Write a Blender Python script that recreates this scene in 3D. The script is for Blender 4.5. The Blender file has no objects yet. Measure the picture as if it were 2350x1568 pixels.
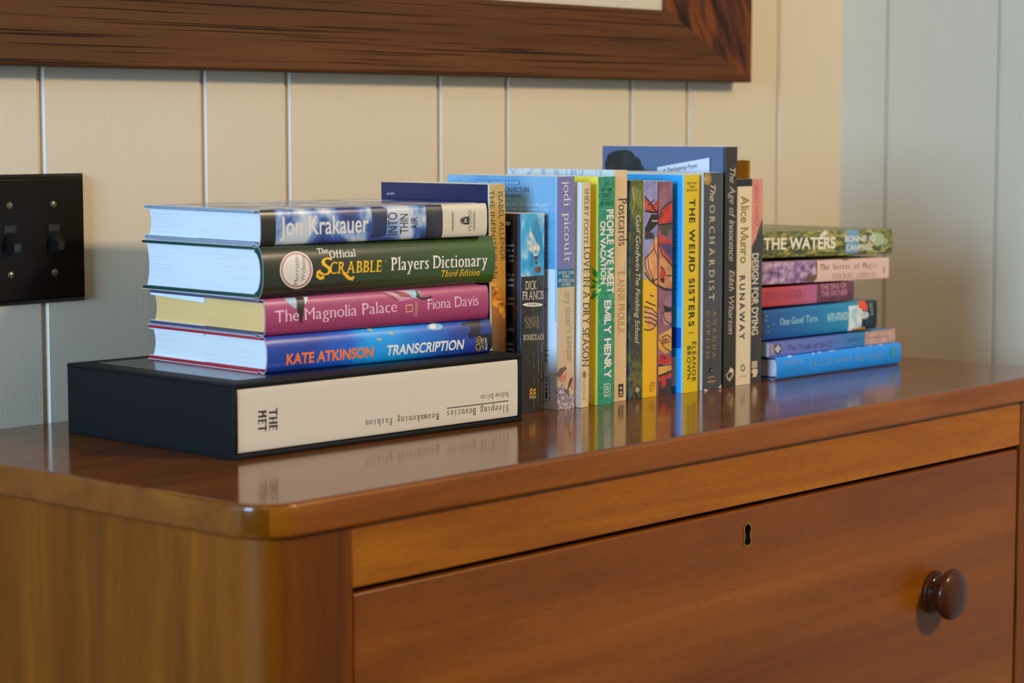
import bpy, bmesh, math, random
from mathutils import Vector, Matrix, Euler
random.seed(7)
SC = bpy.context.scene
COL = SC.collection
PI = math.pi

# ------------------------------------------------------------------ camera, world, lights, exposure
ZT = 0.92                                     # height of the dresser top above the floor
FPX, IW, IH = 5100.0, 2350.0, 1568.0
CAM = Vector((-1.1543, -1.6269, ZT + 0.2661))
AZ, PT = math.radians(41.82), math.radians(5.588)
FW = Vector((math.cos(AZ)*math.cos(PT), math.sin(AZ)*math.cos(PT), -math.sin(PT)))
RT = Vector((math.sin(AZ), -math.cos(AZ), 0)); UP = RT.cross(FW)
cd = bpy.data.cameras.new('camera'); cam = bpy.data.objects.new('camera', cd); COL.objects.link(cam)
cam.matrix_world = Matrix(((RT.x, UP.x, -FW.x, CAM.x), (RT.y, UP.y, -FW.y, CAM.y), (RT.z, UP.z, -FW.z, CAM.z), (0, 0, 0, 1)))
cd.sensor_width = 36.0; cd.lens = 36.0*FPX/IW; cd.clip_start = 0.05
cd.dof.use_dof = True; cd.dof.focus_distance = 2.02; cd.dof.aperture_fstop = 6.5
SC.camera = cam

w = bpy.data.worlds.new('sky'); SC.world = w; w.use_nodes = True
w.node_tree.nodes['Background'].inputs[0].default_value = (0.62, 0.78, 1.0, 1)
w.node_tree.nodes['Background'].inputs[1].default_value = 0.6

def area(name, loc, aim, sx, sy, col, watts):
    l = bpy.data.lights.new(name, 'AREA'); l.shape = 'RECTANGLE'; l.size = sx; l.size_y = sy
    l.color = col; l.energy = watts
    o = bpy.data.objects.new(name, l); COL.objects.link(o); o.location = loc
    o.rotation_euler = (Vector(aim) - Vector(loc)).to_track_quat('-Z', 'Y').to_euler()
    return o
area('window_daylight', (-3.12, -0.95, 1.62), (1.2, -0.30, 1.05), 1.0, 1.1, (0.37, 0.64, 1.0), 138)
area('room_lamp', (1.17, -2.40, 2.22), (0.40, -0.2, 1.0), 0.26, 0.26, (1.0, 0.77, 0.51), 40)
area('warm_fill', (-1.75, -2.30, 2.35), (0.45, -0.2, 1.0), 0.30, 0.30, (1.0, 0.72, 0.44), 5)  # added unseen warm fill, lifts the book and dresser sides facing left

SC.view_settings.view_transform = 'Standard'; SC.view_settings.look = 'None'
SC.view_settings.exposure = 0.0; SC.view_settings.gamma = 1.0
SC.view_settings.use_curve_mapping = False

# ------------------------------------------------------------------ helpers: rays
def ray(x, y): return FW*FPX + RT*(x - IW/2) - UP*(y - IH/2)
def on_y(x, y, Y):
    d = ray(x, y); return CAM + d*((Y - CAM.y)/d.y)

# ------------------------------------------------------------------ helpers: materials
def lin(h):
    h = h.lstrip('#'); out = []
    for i in (0, 2, 4):
        c = int(h[i:i+2], 16)/255.0
        out.append(c/12.92 if c <= 0.04045 else ((c + 0.055)/1.055)**2.4)
    return (*out, 1.0)
_mc = {}
def new_mat(name):
    m = bpy.data.materials.new(name); m.use_nodes = True
    return m, m.node_tree.nodes, m.node_tree.links, m.node_tree.nodes['Principled BSDF']
def solid(hexc, rough=0.45, coat=0.0, metal=0.0, spec=0.5):
    k = (hexc, rough, coat, metal, spec)
    if k in _mc: return _mc[k]
    m, n, l, p = new_mat('ink_' + hexc.lstrip('#'))
    p.inputs['Base Color'].default_value = lin(hexc); p.inputs['Roughness'].default_value = rough
    p.inputs['Coat Weight'].default_value = coat; p.inputs['Coat Roughness'].default_value = 0.12
    p.inputs['Metallic'].default_value = metal; p.inputs['Specular IOR Level'].default_value = spec
    _mc[k] = m; return m
def ramp(n, cols):
    r = n.new('ShaderNodeValToRGB'); e = r.color_ramp.elements
    while len(e) < len(cols): e.new(0.5)
    for i, (p, c) in enumerate(cols): e[i].position = p; e[i].color = lin(c)
    return r
def noisy(name, cols, scale=(40, 40, 40), rough=0.45, coat=0.0, detail=5, dist=0.0, off=(0, 0, 0), nrough=0.55, bump=0.0, spec=0.5):
    """noise in object space through a colour ramp"""
    m, n, l, p = new_mat(name)
    tc = n.new('ShaderNodeTexCoord'); mp = n.new('ShaderNodeMapping'); mp.inputs['Scale'].default_value = scale
    mp.inputs['Location'].default_value = off
    nz = n.new('ShaderNodeTexNoise'); nz.inputs['Scale'].default_value = 1.0; nz.inputs['Detail'].default_value = detail
    nz.inputs['Roughness'].default_value = nrough; nz.inputs['Distortion'].default_value = dist
    r = ramp(n, cols)
    l.new(tc.outputs['Object'], mp.inputs['Vector']); l.new(mp.outputs['Vector'], nz.inputs['Vector'])
    l.new(nz.outputs['Fac'], r.inputs['Fac']); l.new(r.outputs['Color'], p.inputs['Base Color'])
    p.inputs['Specular IOR Level'].default_value = spec
    p.inputs['Roughness'].default_value = rough; p.inputs['Coat Weight'].default_value = coat; p.inputs['Coat Roughness'].default_value = 0.1
    if bump:
        b = n.new('ShaderNodeBump'); b.inputs['Strength'].default_value = bump; b.inputs['Distance'].default_value = 0.001
        l.new(nz.outputs['Fac'], b.inputs['Height']); l.new(b.outputs['Normal'], p.inputs['Normal'])
    return m
def along(name, stops, x0, x1, rough=0.4, wob=0.0, wscale=(60, 60, 60), coat=0.0, axis=0):
    """printed artwork whose colours change along the sheet (object axis), edges broken up by noise"""
    m, n, l, p = new_mat(name)
    tc = n.new('ShaderNodeTexCoord'); sp = n.new('ShaderNodeSeparateXYZ'); mr = n.new('ShaderNodeMapRange')
    mr.inputs['From Min'].default_value = x0; mr.inputs['From Max'].default_value = x1
    l.new(tc.outputs['Object'], sp.inputs[0]); src = sp.outputs[axis]
    l.new(src, mr.inputs['Value']); fac = mr.outputs['Result']
    if wob:
        mp = n.new('ShaderNodeMapping'); mp.inputs['Scale'].default_value = wscale
        nz = n.new('ShaderNodeTexNoise'); nz.inputs['Scale'].default_value = 1; nz.inputs['Detail'].default_value = 6
        l.new(tc.outputs['Object'], mp.inputs['Vector']); l.new(mp.outputs['Vector'], nz.inputs['Vector'])
        ma = n.new('ShaderNodeMath'); ma.operation = 'MULTIPLY_ADD'; ma.inputs[1].default_value = wob
        sb = n.new('ShaderNodeMath'); sb.operation = 'SUBTRACT'; sb.inputs[1].default_value = 0.5
        l.new(nz.outputs['Fac'], sb.inputs[0]); l.new(sb.outputs[0], ma.inputs[0]); l.new(fac, ma.inputs[2]); fac = ma.outputs[0]
    r = ramp(n, stops); l.new(fac, r.inputs['Fac']); l.new(r.outputs['Color'], p.inputs['Base Color'])
    p.inputs['Roughness'].default_value = rough; p.inputs['Coat Weight'].default_value = coat; p.inputs['Coat Roughness'].default_value = 0.1
    return m
def wood(name, cols, axis='x', grain=1.0, rough=0.3, coat=0.5, crough=0.1, pore=0.5, bump=0.15, pores=(70, 1300, 1300), figure=(2.2, 26, 26), dark='#1a0a02', rot=None, spec=0.5, pth=(0.36, 0.50)):
    """timber: broad figure, plus fine pores stretched along the grain"""
    m, n, l, p = new_mat(name)
    tc = n.new('ShaderNodeTexCoord')
    vec = tc.outputs['Object']
    if rot:
        mq = n.new('ShaderNodeMapping'); mq.inputs['Rotation'].default_value = rot; l.new(vec, mq.inputs['Vector']); vec = mq.outputs['Vector']
    def perm(s):
        return {'x': (s[0], s[1], s[2]), 'z': (s[1], s[2], s[0]), 'y': (s[1], s[0], s[2])}[axis]
    def nz(s, det, dist=0.0, rg=0.55):
        mp = n.new('ShaderNodeMapping'); mp.inputs['Scale'].default_value = perm(s)
        t = n.new('ShaderNodeTexNoise'); t.inputs['Scale'].default_value = grain; t.inputs['Detail'].default_value = det
        t.inputs['Distortion'].default_value = dist; t.inputs['Roughness'].default_value = rg
        l.new(vec, mp.inputs['Vector']); l.new(mp.outputs['Vector'], t.inputs['Vector']); return t
    a = nz(figure, 6, 0.6); r = ramp(n, cols); l.new(a.outputs['Fac'], r.inputs['Fac'])
    b = nz(pores, 3, 0.0); rb = ramp(n, [(pth[0], '#ffffff'), (pth[1], '#000000')]); l.new(b.outputs['Fac'], rb.inputs['Fac'])
    mx = n.new('ShaderNodeMixRGB'); mx.blend_type = 'MIX'
    mu = n.new('ShaderNodeMath'); mu.operation = 'MULTIPLY'; mu.inputs[1].default_value = pore
    l.new(rb.outputs['Color'], mu.inputs[0]); l.new(mu.outputs[0], mx.inputs['Fac'])
    l.new(r.outputs['Color'], mx.inputs['Color1']); mx.inputs['Color2'].default_value = lin(dark)
    l.new(mx.outputs['Color'], p.inputs['Base Color'])
    p.inputs['Specular IOR Level'].default_value = spec
    p.inputs['Roughness'].default_value = rough; p.inputs['Coat Weight'].default_value = coat; p.inputs['Coat Roughness'].default_value = crough
    if bump:
        bp = n.new('ShaderNodeBump'); bp.inputs['Strength'].default_value = bump; bp.inputs['Distance'].default_value = 0.0006; bp.invert = True
        l.new(rb.outputs['Color'], bp.inputs['Height']); l.new(bp.outputs['Normal'], p.inputs['Normal'])
    return m
def pages_mat(name, a, b, scale=2600):
    """edges of a block of leaves: fine lines running parallel to the boards"""
    m, n, l, p = new_mat(name)
    tc = n.new('ShaderNodeTexCoord'); mp = n.new('ShaderNodeMapping'); mp.inputs['Scale'].default_value = (9, 9, scale)
    nz = n.new('ShaderNodeTexNoise'); nz.inputs['Scale'].default_value = 1; nz.inputs['Detail'].default_value = 3
    r = ramp(n, [(0.3, a), (0.5, b)])
    l.new(tc.outputs['Object'], mp.inputs['Vector']); l.new(mp.outputs['Vector'], nz.inputs['Vector']); l.new(nz.outputs['Fac'], r.inputs['Fac'])
    l.new(r.outputs['Color'], p.inputs['Base Color']); p.inputs['Roughness'].default_value = 0.75; p.inputs['Specular IOR Level'].default_value = 0.2
    bp = n.new('ShaderNodeBump'); bp.inputs['Strength'].default_value = 0.25; bp.inputs['Distance'].default_value = 0.0003
    l.new(nz.outputs['Fac'], bp.inputs['Height']); l.new(bp.outputs['Normal'], p.inputs['Normal'])
    return m

# ------------------------------------------------------------------ helpers: objects
def tag(o, label=None, cat=None, group=None, kind=None):
    if label: o['label'] = label
    if cat: o['category'] = cat
    if group: o['group'] = group
    if kind: o['kind'] = kind
    return o
def empty(name, loc, rot=(0, 0, 0)):
    o = bpy.data.objects.new(name, None); COL.objects.link(o); o.location = loc; o.rotation_euler = rot
    o.empty_display_size = 0.02; return o
class MB:
    def __init__(s): s.v = []; s.f = []; s.mi = []; s.mats = []; s.sm = []
    def slot(s, m):
        if m not in s.mats: s.mats.append(m)
        return s.mats.index(m)
    def add(s, vs, fs, m, smooth=False):
        b = len(s.v); k = s.slot(m); s.v += [tuple(q) for q in vs]
        for f in fs: s.f.append([i + b for i in f]); s.mi.append(k); s.sm.append(smooth)
    def box(s, x0, x1, y0, y1, z0, z1, m):
        vs = [(x, y, z) for x in (x0, x1) for y in (y0, y1) for z in (z0, z1)]
        s.add(vs, [(0, 1, 3, 2), (4, 6, 7, 5), (0, 4, 5, 1), (2, 3, 7, 6), (0, 2, 6, 4), (1, 5, 7, 3)], m)
    def bm(s, b, m, smooth=False):
        b.verts.index_update(); big = 0.15*max([f.calc_area() for f in b.faces] or [1]); k0 = len(s.sm)
        s.add([q.co[:] for q in b.verts], [[q.index for q in f.verts] for f in b.faces], m, smooth)
        if smooth:                                    # broad faces stay flat, only the eased edges are rounded
            for i, f in enumerate(b.faces):
                if f.calc_area() > big: s.sm[k0+i] = False
        b.free()
    def bbox(s, x0, x1, y0, y1, z0, z1, m, r=0.002, seg=2):
        b = bmesh.new(); bmesh.ops.create_cube(b, size=1)
        for q in b.verts: q.co = ((x0+x1)/2 + q.co.x*(x1-x0), (y0+y1)/2 + q.co.y*(y1-y0), (z0+z1)/2 + q.co.z*(z1-z0))
        bmesh.ops.bevel(b, geom=b.edges[:], offset=r, segments=seg, affect='EDGES', profile=0.5)
        s.bm(b, m, True)
    def build(s, name, parent=None, ang=35):
        me = bpy.data.meshes.new(name); me.from_pydata(s.v, [], s.f)
        for m in s.mats: me.materials.append(m)
        me.polygons.foreach_set('material_index', s.mi); me.polygons.foreach_set('use_smooth', s.sm)
        me.update()
        if any(s.sm): me.set_sharp_from_angle(angle=math.radians(ang))
        me.polygons.foreach_set('use_smooth', s.sm); me.update()
        o = bpy.data.objects.new(name, me); COL.objects.link(o)
        if parent: o.parent = parent
        return o
def lathe(mb, prof, m, axis='-y', c=(0, 0, 0), seg=40):
    vs, fs = [], []
    for (r, h) in prof:
        for i in range(seg):
            a = 2*PI*i/seg; x, z = r*math.cos(a), r*math.sin(a)
            vs.append((c[0]+x, c[1]-h, c[2]+z) if axis == '-y' else (c[0]+x, c[1]+z, c[2]+h))
    for k in range(len(prof)-1):
        for i in range(seg):
            j = (i+1) % seg; fs.append((k*seg+i, k*seg+j, (k+1)*seg+j, (k+1)*seg+i))
    fs.append(tuple(range(seg))[::-1]); fs.append(tuple((len(prof)-1)*seg+i for i in range(seg)))
    mb.add(vs, fs, m, True)

# ------------------------------------------------------------------ helpers: lettering as flat 2-D shapes
_tcurve = bpy.data.curves.new('lettering', 'FONT'); _tobj = bpy.data.objects.new('lettering', _tcurve); COL.objects.link(_tobj)
_gc = {}
def glyphs(s, bold=0.0, space=1.0):
    k = (s, bold, space)
    if k in _gc: return _gc[k]
    _tcurve.body = s; _tcurve.offset = bold; _tcurve.space_character = space; _tcurve.resolution_u = 4
    dg = bpy.context.evaluated_depsgraph_get(); dg.update()
    e = _tobj.evaluated_get(dg); me = e.to_mesh()
    vs = [(q.co.x, q.co.y) for q in me.vertices]; fs = [tuple(p.vertices) for p in me.polygons]
    e.to_mesh_clear(); _gc[k] = (vs, fs); return _gc[k]
def stress(vs, fs, d):
    """thick-and-thin lettering: swell the strokes sideways only"""
    cnt = {}
    for f in fs:
        cx = sum(vs[i][0] for i in f)/len(f); cy = sum(vs[i][1] for i in f)/len(f)
        for i in range(len(f)):
            a, b = f[i], f[(i+1) % len(f)]; cnt.setdefault((min(a, b), max(a, b)), []).append((cx, cy))
    nr = [[0.0, 0.0] for _ in vs]
    for (a, b), cs in cnt.items():
        if len(cs) != 1: continue
        ex, ey = vs[b][0]-vs[a][0], vs[b][1]-vs[a][1]; L = math.hypot(ex, ey)
        if L < 1e-7: continue
        nx, ny = ey/L, -ex/L
        if nx*(cs[0][0]-vs[a][0]) + ny*(cs[0][1]-vs[a][1]) > 0: nx, ny = -nx, -ny
        w = min(L, 0.05)
        for k in (a, b): nr[k][0] += nx*w; nr[k][1] += ny*w
    out = []
    for (x, y), (nx, ny) in zip(vs, nr):
        L = math.hypot(nx, ny); q = nx/L if L > 1e-9 else 0
        out.append((x + d*max(-1, min(1, q*1.35)), y))
    return out, fs
def add_serifs(vs, fs, ln, th):
    """slab feet on every flat stem end"""
    cnt = {}
    for f in fs:
        for i in range(len(f)):
            e = (f[i], f[(i+1) % len(f)]); cnt[tuple(sorted(e))] = cnt.get(tuple(sorted(e)), 0) + 1
    segs = {}
    for (a, b), c in cnt.items():
        if c == 1 and abs(vs[a][1]-vs[b][1]) < 1e-4 and abs(vs[a][0]-vs[b][0]) > 0.03:
            segs.setdefault(round(vs[a][1], 3), []).append(sorted((vs[a][0], vs[b][0])))
    ys = [q[1] for q in vs]; nv, nf = list(vs), list(fs)
    for y, lst in segs.items():
        base = abs(y) < 0.03 or abs(y+0.2) < 0.06
        top = y > 0.40
        if not (base or top): continue
        for x0, x1 in lst:
            w = x1-x0
            if w < 0.19: a, b = x0-ln*(0.95), x1+ln*(0.95 if (base or y > 0.6) else 0.1)
            elif w < 0.75: a, b = x0-ln*0.8, x1+0.0
            else: continue
            t = th if base else -th; k = len(nv)
            nv += [(a, y), (b, y), (b, y+t), (a, y+t)]; nf.append([k, k+1, k+2, k+3])
            if w >= 0.25 and (top or base):       # beak at the far end of an arm
                k = len(nv); t2 = (-0.16 if top else 0.16)
                nv += [(x1-0.035, y), (x1, y), (x1+0.012, y+t2), (x1-0.012, y+t2)]; nf.append([k, k+1, k+2, k+3])
    return nv, nf
def lettering(s, bold=0.0, serif=0.0, shear=0.0, mono=False, space=1.0):
    """returns points scaled so that the line is 1 wide and a capital is 1 high, baseline at 0"""
    if mono or serif or '\u042f' in s or (bold > 0 and 'M' in s):
        nv, nf, x = [], [], 0.0
        for ch in s:
            if ch == ' ': x += 0.62 if mono else 0.30*space; continue
            if ch == 'M' and bold > 0 and not serif:                 # drawn by hand: the built-in outline fills up when thickened
                t, w, c = 0.085 + 1.7*bold, 0.80, 0.682; d = t*1.05
                vs = [(0, 0), (t, 0), (t, c), (0, c), (w-t, 0), (w, 0), (w, c), (w-t, c), (0, c), (d, c), (w/2+d/2, 0.02), (w/2-d/2, 0.02), (w-d, c), (w, c), (w/2+d/2, 0.02), (w/2-d/2, 0.02)]
                fs = [(0, 1, 2, 3), (4, 5, 6, 7), [8, 11, 10, 9], [12, 15, 14, 13]]
            elif ch == '\u042f':                       # a capital R turned round
                vs, fs = glyphs('R', bold); vs = [(-x_, y_) for x_, y_ in vs]
            elif serif: vs, fs = add_serifs(*stress(*glyphs(ch, -0.013), 0.012 + 1.5*bold), serif*1.4, 0.036 + 0.3*max(bold, 0))
            else: vs, fs = glyphs(ch, bold)
            xs = [q[0] for q in vs]; mn, mxx = min(xs), max(xs)
            if mono: ox = x + 0.31 - (mn+mxx)/2; adv = 0.62
            else: ox = x - mn; adv = (mxx - mn) + 0.055*space + (space-1)*0.35
            k = len(nv); nv += [(q[0]+ox, q[1]) for q in vs]; nf += [type(f)(i+k for i in f) for f in fs]; x += adv
        vs, fs = nv, nf
    else:
        vs, fs = glyphs(s, bold, space)
    vs = [(x + shear*y, y) for x, y in vs]
    x0 = min(q[0] for q in vs); x1 = max(q[0] for q in vs)
    return [((x-x0)/(x1-x0), y/0.682) for x, y in vs], fs
# ================================================================== dresser
def dresser():
    XL, XR, YF = -0.1335, 1.0450, -0.4795
    r = empty('dresser', ((XL+XR)/2, -0.24, 0)); tag(r, 'varnished reddish brown wooden dresser carrying all the books', 'dresser')
    off = Vector((-(XL+XR)/2, 0.24, ZT))
    def fin(mb, name, par=r, ang=35):
        mb.v = [(x+off.x, y+off.y, z+off.z) for x, y, z in mb.v]; return mb.build(name, par, ang)
    topm = wood('varnished_top', [(0.3, '#5e2c00'), (0.5, '#723a00'), (0.72, '#824600')], 'x', rough=0.5, spec=0.0, coat=1.0, crough=0.135, pore=0.22, bump=0.04, pores=(90, 2200, 2200))
    front = wood('varnished_front', [(0.30, '#864600'), (0.5, '#9e5a00'), (0.68, '#b06c04')], 'x', rough=0.4, spec=0.22, coat=0.06, crough=0.2, pore=0.28, bump=0.12, pores=(110, 2400, 2400))
    red = wood('varnished_drawer', [(0.30, '#703600'), (0.5, '#844600'), (0.7, '#985606')], 'x', rough=0.34, spec=0.25, coat=0.10, crough=0.12, pore=0.26, bump=0.12, pores=(110, 2400, 2400), figure=(1.4, 12, 20))
    side = wood('varnished_side', [(0.25, '#5c2c00'), (0.5, '#723a00'), (0.75, '#8a4a02')], 'z', rough=0.42, spec=0.18, coat=0.06, crough=0.2, pore=0.25, bump=0.12, pores=(30, 900, 900), figure=(1.6, 26, 26))
    dark = solid('#1c0b04', 0.6)
    # top board: rounded front corners, eased edges
    def outline(x0, x1, y0, y1, rr, n=12):
        p = [(x1, y1), (x0, y1)]
        for i in range(n+1): a = PI + (PI/2)*i/n; p.append((x0+rr+rr*math.cos(a), y0+rr+rr*math.sin(a)))
        for i in range(n+1): a = 1.5*PI + (PI/2)*i/n; p.append((x1-rr+rr*math.cos(a), y0+rr+rr*math.sin(a)))
        return p
    b = bmesh.new(); pl = outline(XL, XR, YF, -0.0008, 0.036)
    f = b.faces.new([b.verts.new((x, y, -0.0255)) for x, y in pl]); ex = bmesh.ops.extrude_face_region(b, geom=[f])
    for v in [g for g in ex['geom'] if isinstance(g, bmesh.types.BMVert)]: v.co.z = 0.0
    b.normal_update(); bmesh.ops.recalc_face_normals(b, faces=b.faces[:])
    hor = [e for e in b.edges if abs(e.verts[0].co.z - e.verts[1].co.z) < 1e-6]
    bmesh.ops.bevel(b, geom=hor, offset=0.0038, segments=4, affect='EDGES', profile=0.5)
    edge = wood('varnished_edge', [(0.30, '#743800'), (0.5, '#8a4a00'), (0.68, '#9c5a04')], 'x', rough=0.4, spec=0.2, coat=0.25, crough=0.15, pore=0.25, bump=0.1, pores=(110, 2400, 2400))
    m = MB(); ke = m.slot(topm); kf = m.slot(edge); b.normal_update(); ns = [f.normal.copy() for f in b.faces]; m.bm(b, topm, True)
    m.mi = [kf if q.y < -0.80 else ke for q in ns]; fin(m, 'top_board')
    YB = -0.4735
    # posts with a rounded outer corner
    def post(x0, x1, outer_left):
        rr = 0.024; p = []; n = 10
        if outer_left:
            p = [(x1, YB+0.05), (x0, YB+0.05)] + [(x0+rr+rr*math.cos(PI+PI/2*i/n), YB+rr+rr*math.sin(PI+PI/2*i/n)) for i in range(n+1)] + [(x1, YB)]
        else:
            p = [(x1, YB+0.05), (x0, YB+0.05), (x0, YB)] + [(x1-rr+rr*math.cos(1.5*PI+PI/2*i/n), YB+rr+rr*math.sin(1.5*PI+PI/2*i/n)) for i in range(n+1)]
        k = len(p); m = MB(); z0, z1 = -ZT, -0.0256
        m.add([(x, y, z0) for x, y in p]+[(x, y, z1) for x, y in p], [tuple(range(k))[::-1], tuple(range(k, 2*k))] + [(i, (i+1) % k, k+(i+1) % k, k+i) for i in range(k)], side, True)
        fin(m, 'corner_post', ang=30)
    post(-0.1275, -0.0405, True); post(0.9425, 1.0385, False)
    for x0, x1 in ((-0.1265, -0.108), (1.019, 1.0375)):
        m = MB(); m.box(x0, x1, YB+0.0502, -0.006, -ZT+0.06, -0.0256, side); fin(m, 'side_panel')
    m = MB(); m.box(-0.105, 1.015, -0.452, -0.008, -ZT+0.08, -0.026, dark); fin(m, 'carcass')
    zt = [(-0.0256, -0.0722)]
    drawers = [(-0.0768, -0.3300), (-0.3600, -0.6000), (-0.6300, -0.8550)]
    rails = [(-0.0256, -0.0722), (-0.3346, -0.3554), (-0.6046, -0.6254), (-0.8596, -0.8900)]
    for z1, z0 in rails:
        m = MB(); m.bbox(-0.0402, 0.9422, YB+0.0008, YB+0.022, z0, z1, front, 0.0010); fin(m, 'drawer_rail')
    knobm = wood('turned_dark_wood', [(0.3, '#301004'), (0.6, '#4c2008'), (0.8, '#5e2c0c')], 'z', rough=0.4, spec=0.1, coat=0.4, crough=0.06, pore=0.2, bump=0.0, figure=(20, 60, 60))
    brass = solid('#a87820', 0.35, 0, 0.8); blk = solid('#080605', 0.9, 0, 0, 0.05)
    for z1, z0 in drawers:
        m = MB(); m.bbox(-0.0380, 0.9400, YB+0.0016, YB+0.021, z0, z1, red, 0.0016, 3); d = fin(m, 'drawer')
        zc = (z0+z1)/2
        for x in (0.129, 0.773):
            k = MB(); lathe(k, [(0.0195, -0.0006), (0.0215, 0.0006), (0.0220, 0.0030), (0.0212, 0.0048), (0.0196, 0.0054), (0.0200, 0.0066), (0.0196, 0.0086), (0.0176, 0.0102), (0.0164, 0.0122), (0.0168, 0.0140), (0.0205, 0.0160), (0.0238, 0.0176), (0.0254, 0.0198), (0.0256, 0.0222), (0.0248, 0.0244), (0.0226, 0.0266), (0.0180, 0.0286), (0.0110, 0.0300), (0.0040, 0.0306)], knobm, '-y', (x, YB+0.0016, zc), 48)
            fin(k, 'knob', d)
        # keyhole with its brass rim
        def key(g, y):
            q = []; R = 0.0046 + g
            for i in range(17): a = -0.20*PI + 1.40*PI*i/16; q.append((R*math.cos(a), R*math.sin(a)))
            q += [(-0.0030-g, -0.0058), (-0.0048-g, -0.0118-g*0.5), (-0.0026-g*0.6, -0.0142-g), (0.0026+g*0.6, -0.0142-g), (0.0048+g, -0.0118-g*0.5), (0.0030+g, -0.0058)]
            return [(0.4535+x, y, zk+z) for x, z in q]
        zk = z1 - 0.0190
        o, i_ = key(0.0019, YB+0.0012), key(0.0, YB+0.0012); n = len(o)
        e = MB(); e.add(o+i_, [(k, (k+1) % n, n+(k+1) % n, n+k) for k in range(n)], brass); e.add(key(0.0, YB+0.00145), [tuple(range(n))], blk); fin(e, 'keyhole', d)
dresser()

# ================================================================== picture frame on the back wall
def picture():
    r = empty('picture_frame', (0.25, -0.001, ZT+0.3165)); tag(r, 'wide weathered brown wooden picture frame hanging on the wall above the books', 'picture frame')
    off = Vector((0.25, -0.001, ZT+0.3165))
    x0, x1, z0, z1 = -0.57, 1.070, ZT+0.3165, ZT+1.30; a0, a1, c0, c1 = x0+0.157, x1-0.157, z0+0.0815, z1-0.0815
    hor = wood('weathered_wood', [(0.28, '#42220a'), (0.5, '#56300e'), (0.72, '#643a14')], 'x', rough=0.6, coat=0.0, crough=0.3, pore=0.95, bump=0.9, pores=(3.0, 820, 400), figure=(1.2, 40, 40), dark='#120802', spec=0.2, pth=(0.36, 0.43))
    ver = wood('weathered_wood_figured', [(0.38, '#240c04'), (0.46, '#4c2410'), (0.55, '#7a3c0c'), (0.64, '#3e1c0c')], 'z', rough=0.55, spec=0.2, coat=0.0, crough=0.3, pore=0.5, bump=0.5, pores=(9, 160, 160), figure=(7, 52, 52), dark='#1c0a04', rot=(0, math.radians(28), 0))
    def rail(o0, o1, i1, i0, m):
        yo, yi = -0.0290, -0.0200; e = 0.0035
        ctr = (Vector((o0[0], o0[1]))+Vector((o1[0], o1[1]))+Vector((i0[0], i0[1]))+Vector((i1[0], i1[1])))/4
        back = [(p[0], -0.0015, p[1]) for p in (o0, o1, i1, i0)]
        fr = [(o0[0], yo, o0[1]), (o1[0], yo, o1[1]), (i1[0], yi, i1[1]), (i0[0], yi, i0[1])]
        b = bmesh.new(); v = [b.verts.new(Vector(q)-off) for q in back+fr]
        for f in ((3, 2, 1, 0), (4, 5, 6, 7), (0, 1, 5, 4), (1, 2, 6, 5), (2, 3, 7, 6), (3, 0, 4, 7)): b.faces.new([v[i] for i in f])
        bmesh.ops.recalc_face_normals(b, faces=b.faces[:]); b.edges.ensure_lookup_table()
        ed = [x for x in b.edges if {x.verts[0], x.verts[1]} in ({v[4], v[5]}, {v[6], v[7]})]
        bmesh.ops.bevel(b, geom=ed, offset=e, segments=4, affect='EDGES', profile=0.6)
        mb = MB(); mb.bm(b, m, True); mb.build('frame_rail', r, 50)
    rail((x0, z0), (x1, z0), (a1, c0), (a0, c0), hor); rail((x1, z0), (x1, z1), (a1, c1), (a1, c0), ver)
    rail((x1, z1), (x0, z1), (a0, c1), (a1, c1), hor); rail((x0, z1), (x0, z0), (a0, c0), (a0, c1), ver)
    m = MB(); W = solid('#cfc3ae', 0.8); m.box(a0-0.01-off.x, a1+0.01-off.x, -0.012-off.y, -0.010-off.y, c0-0.01-off.z, c1+0.01-off.z, W); m.build('mat_board', r)
picture()

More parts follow.
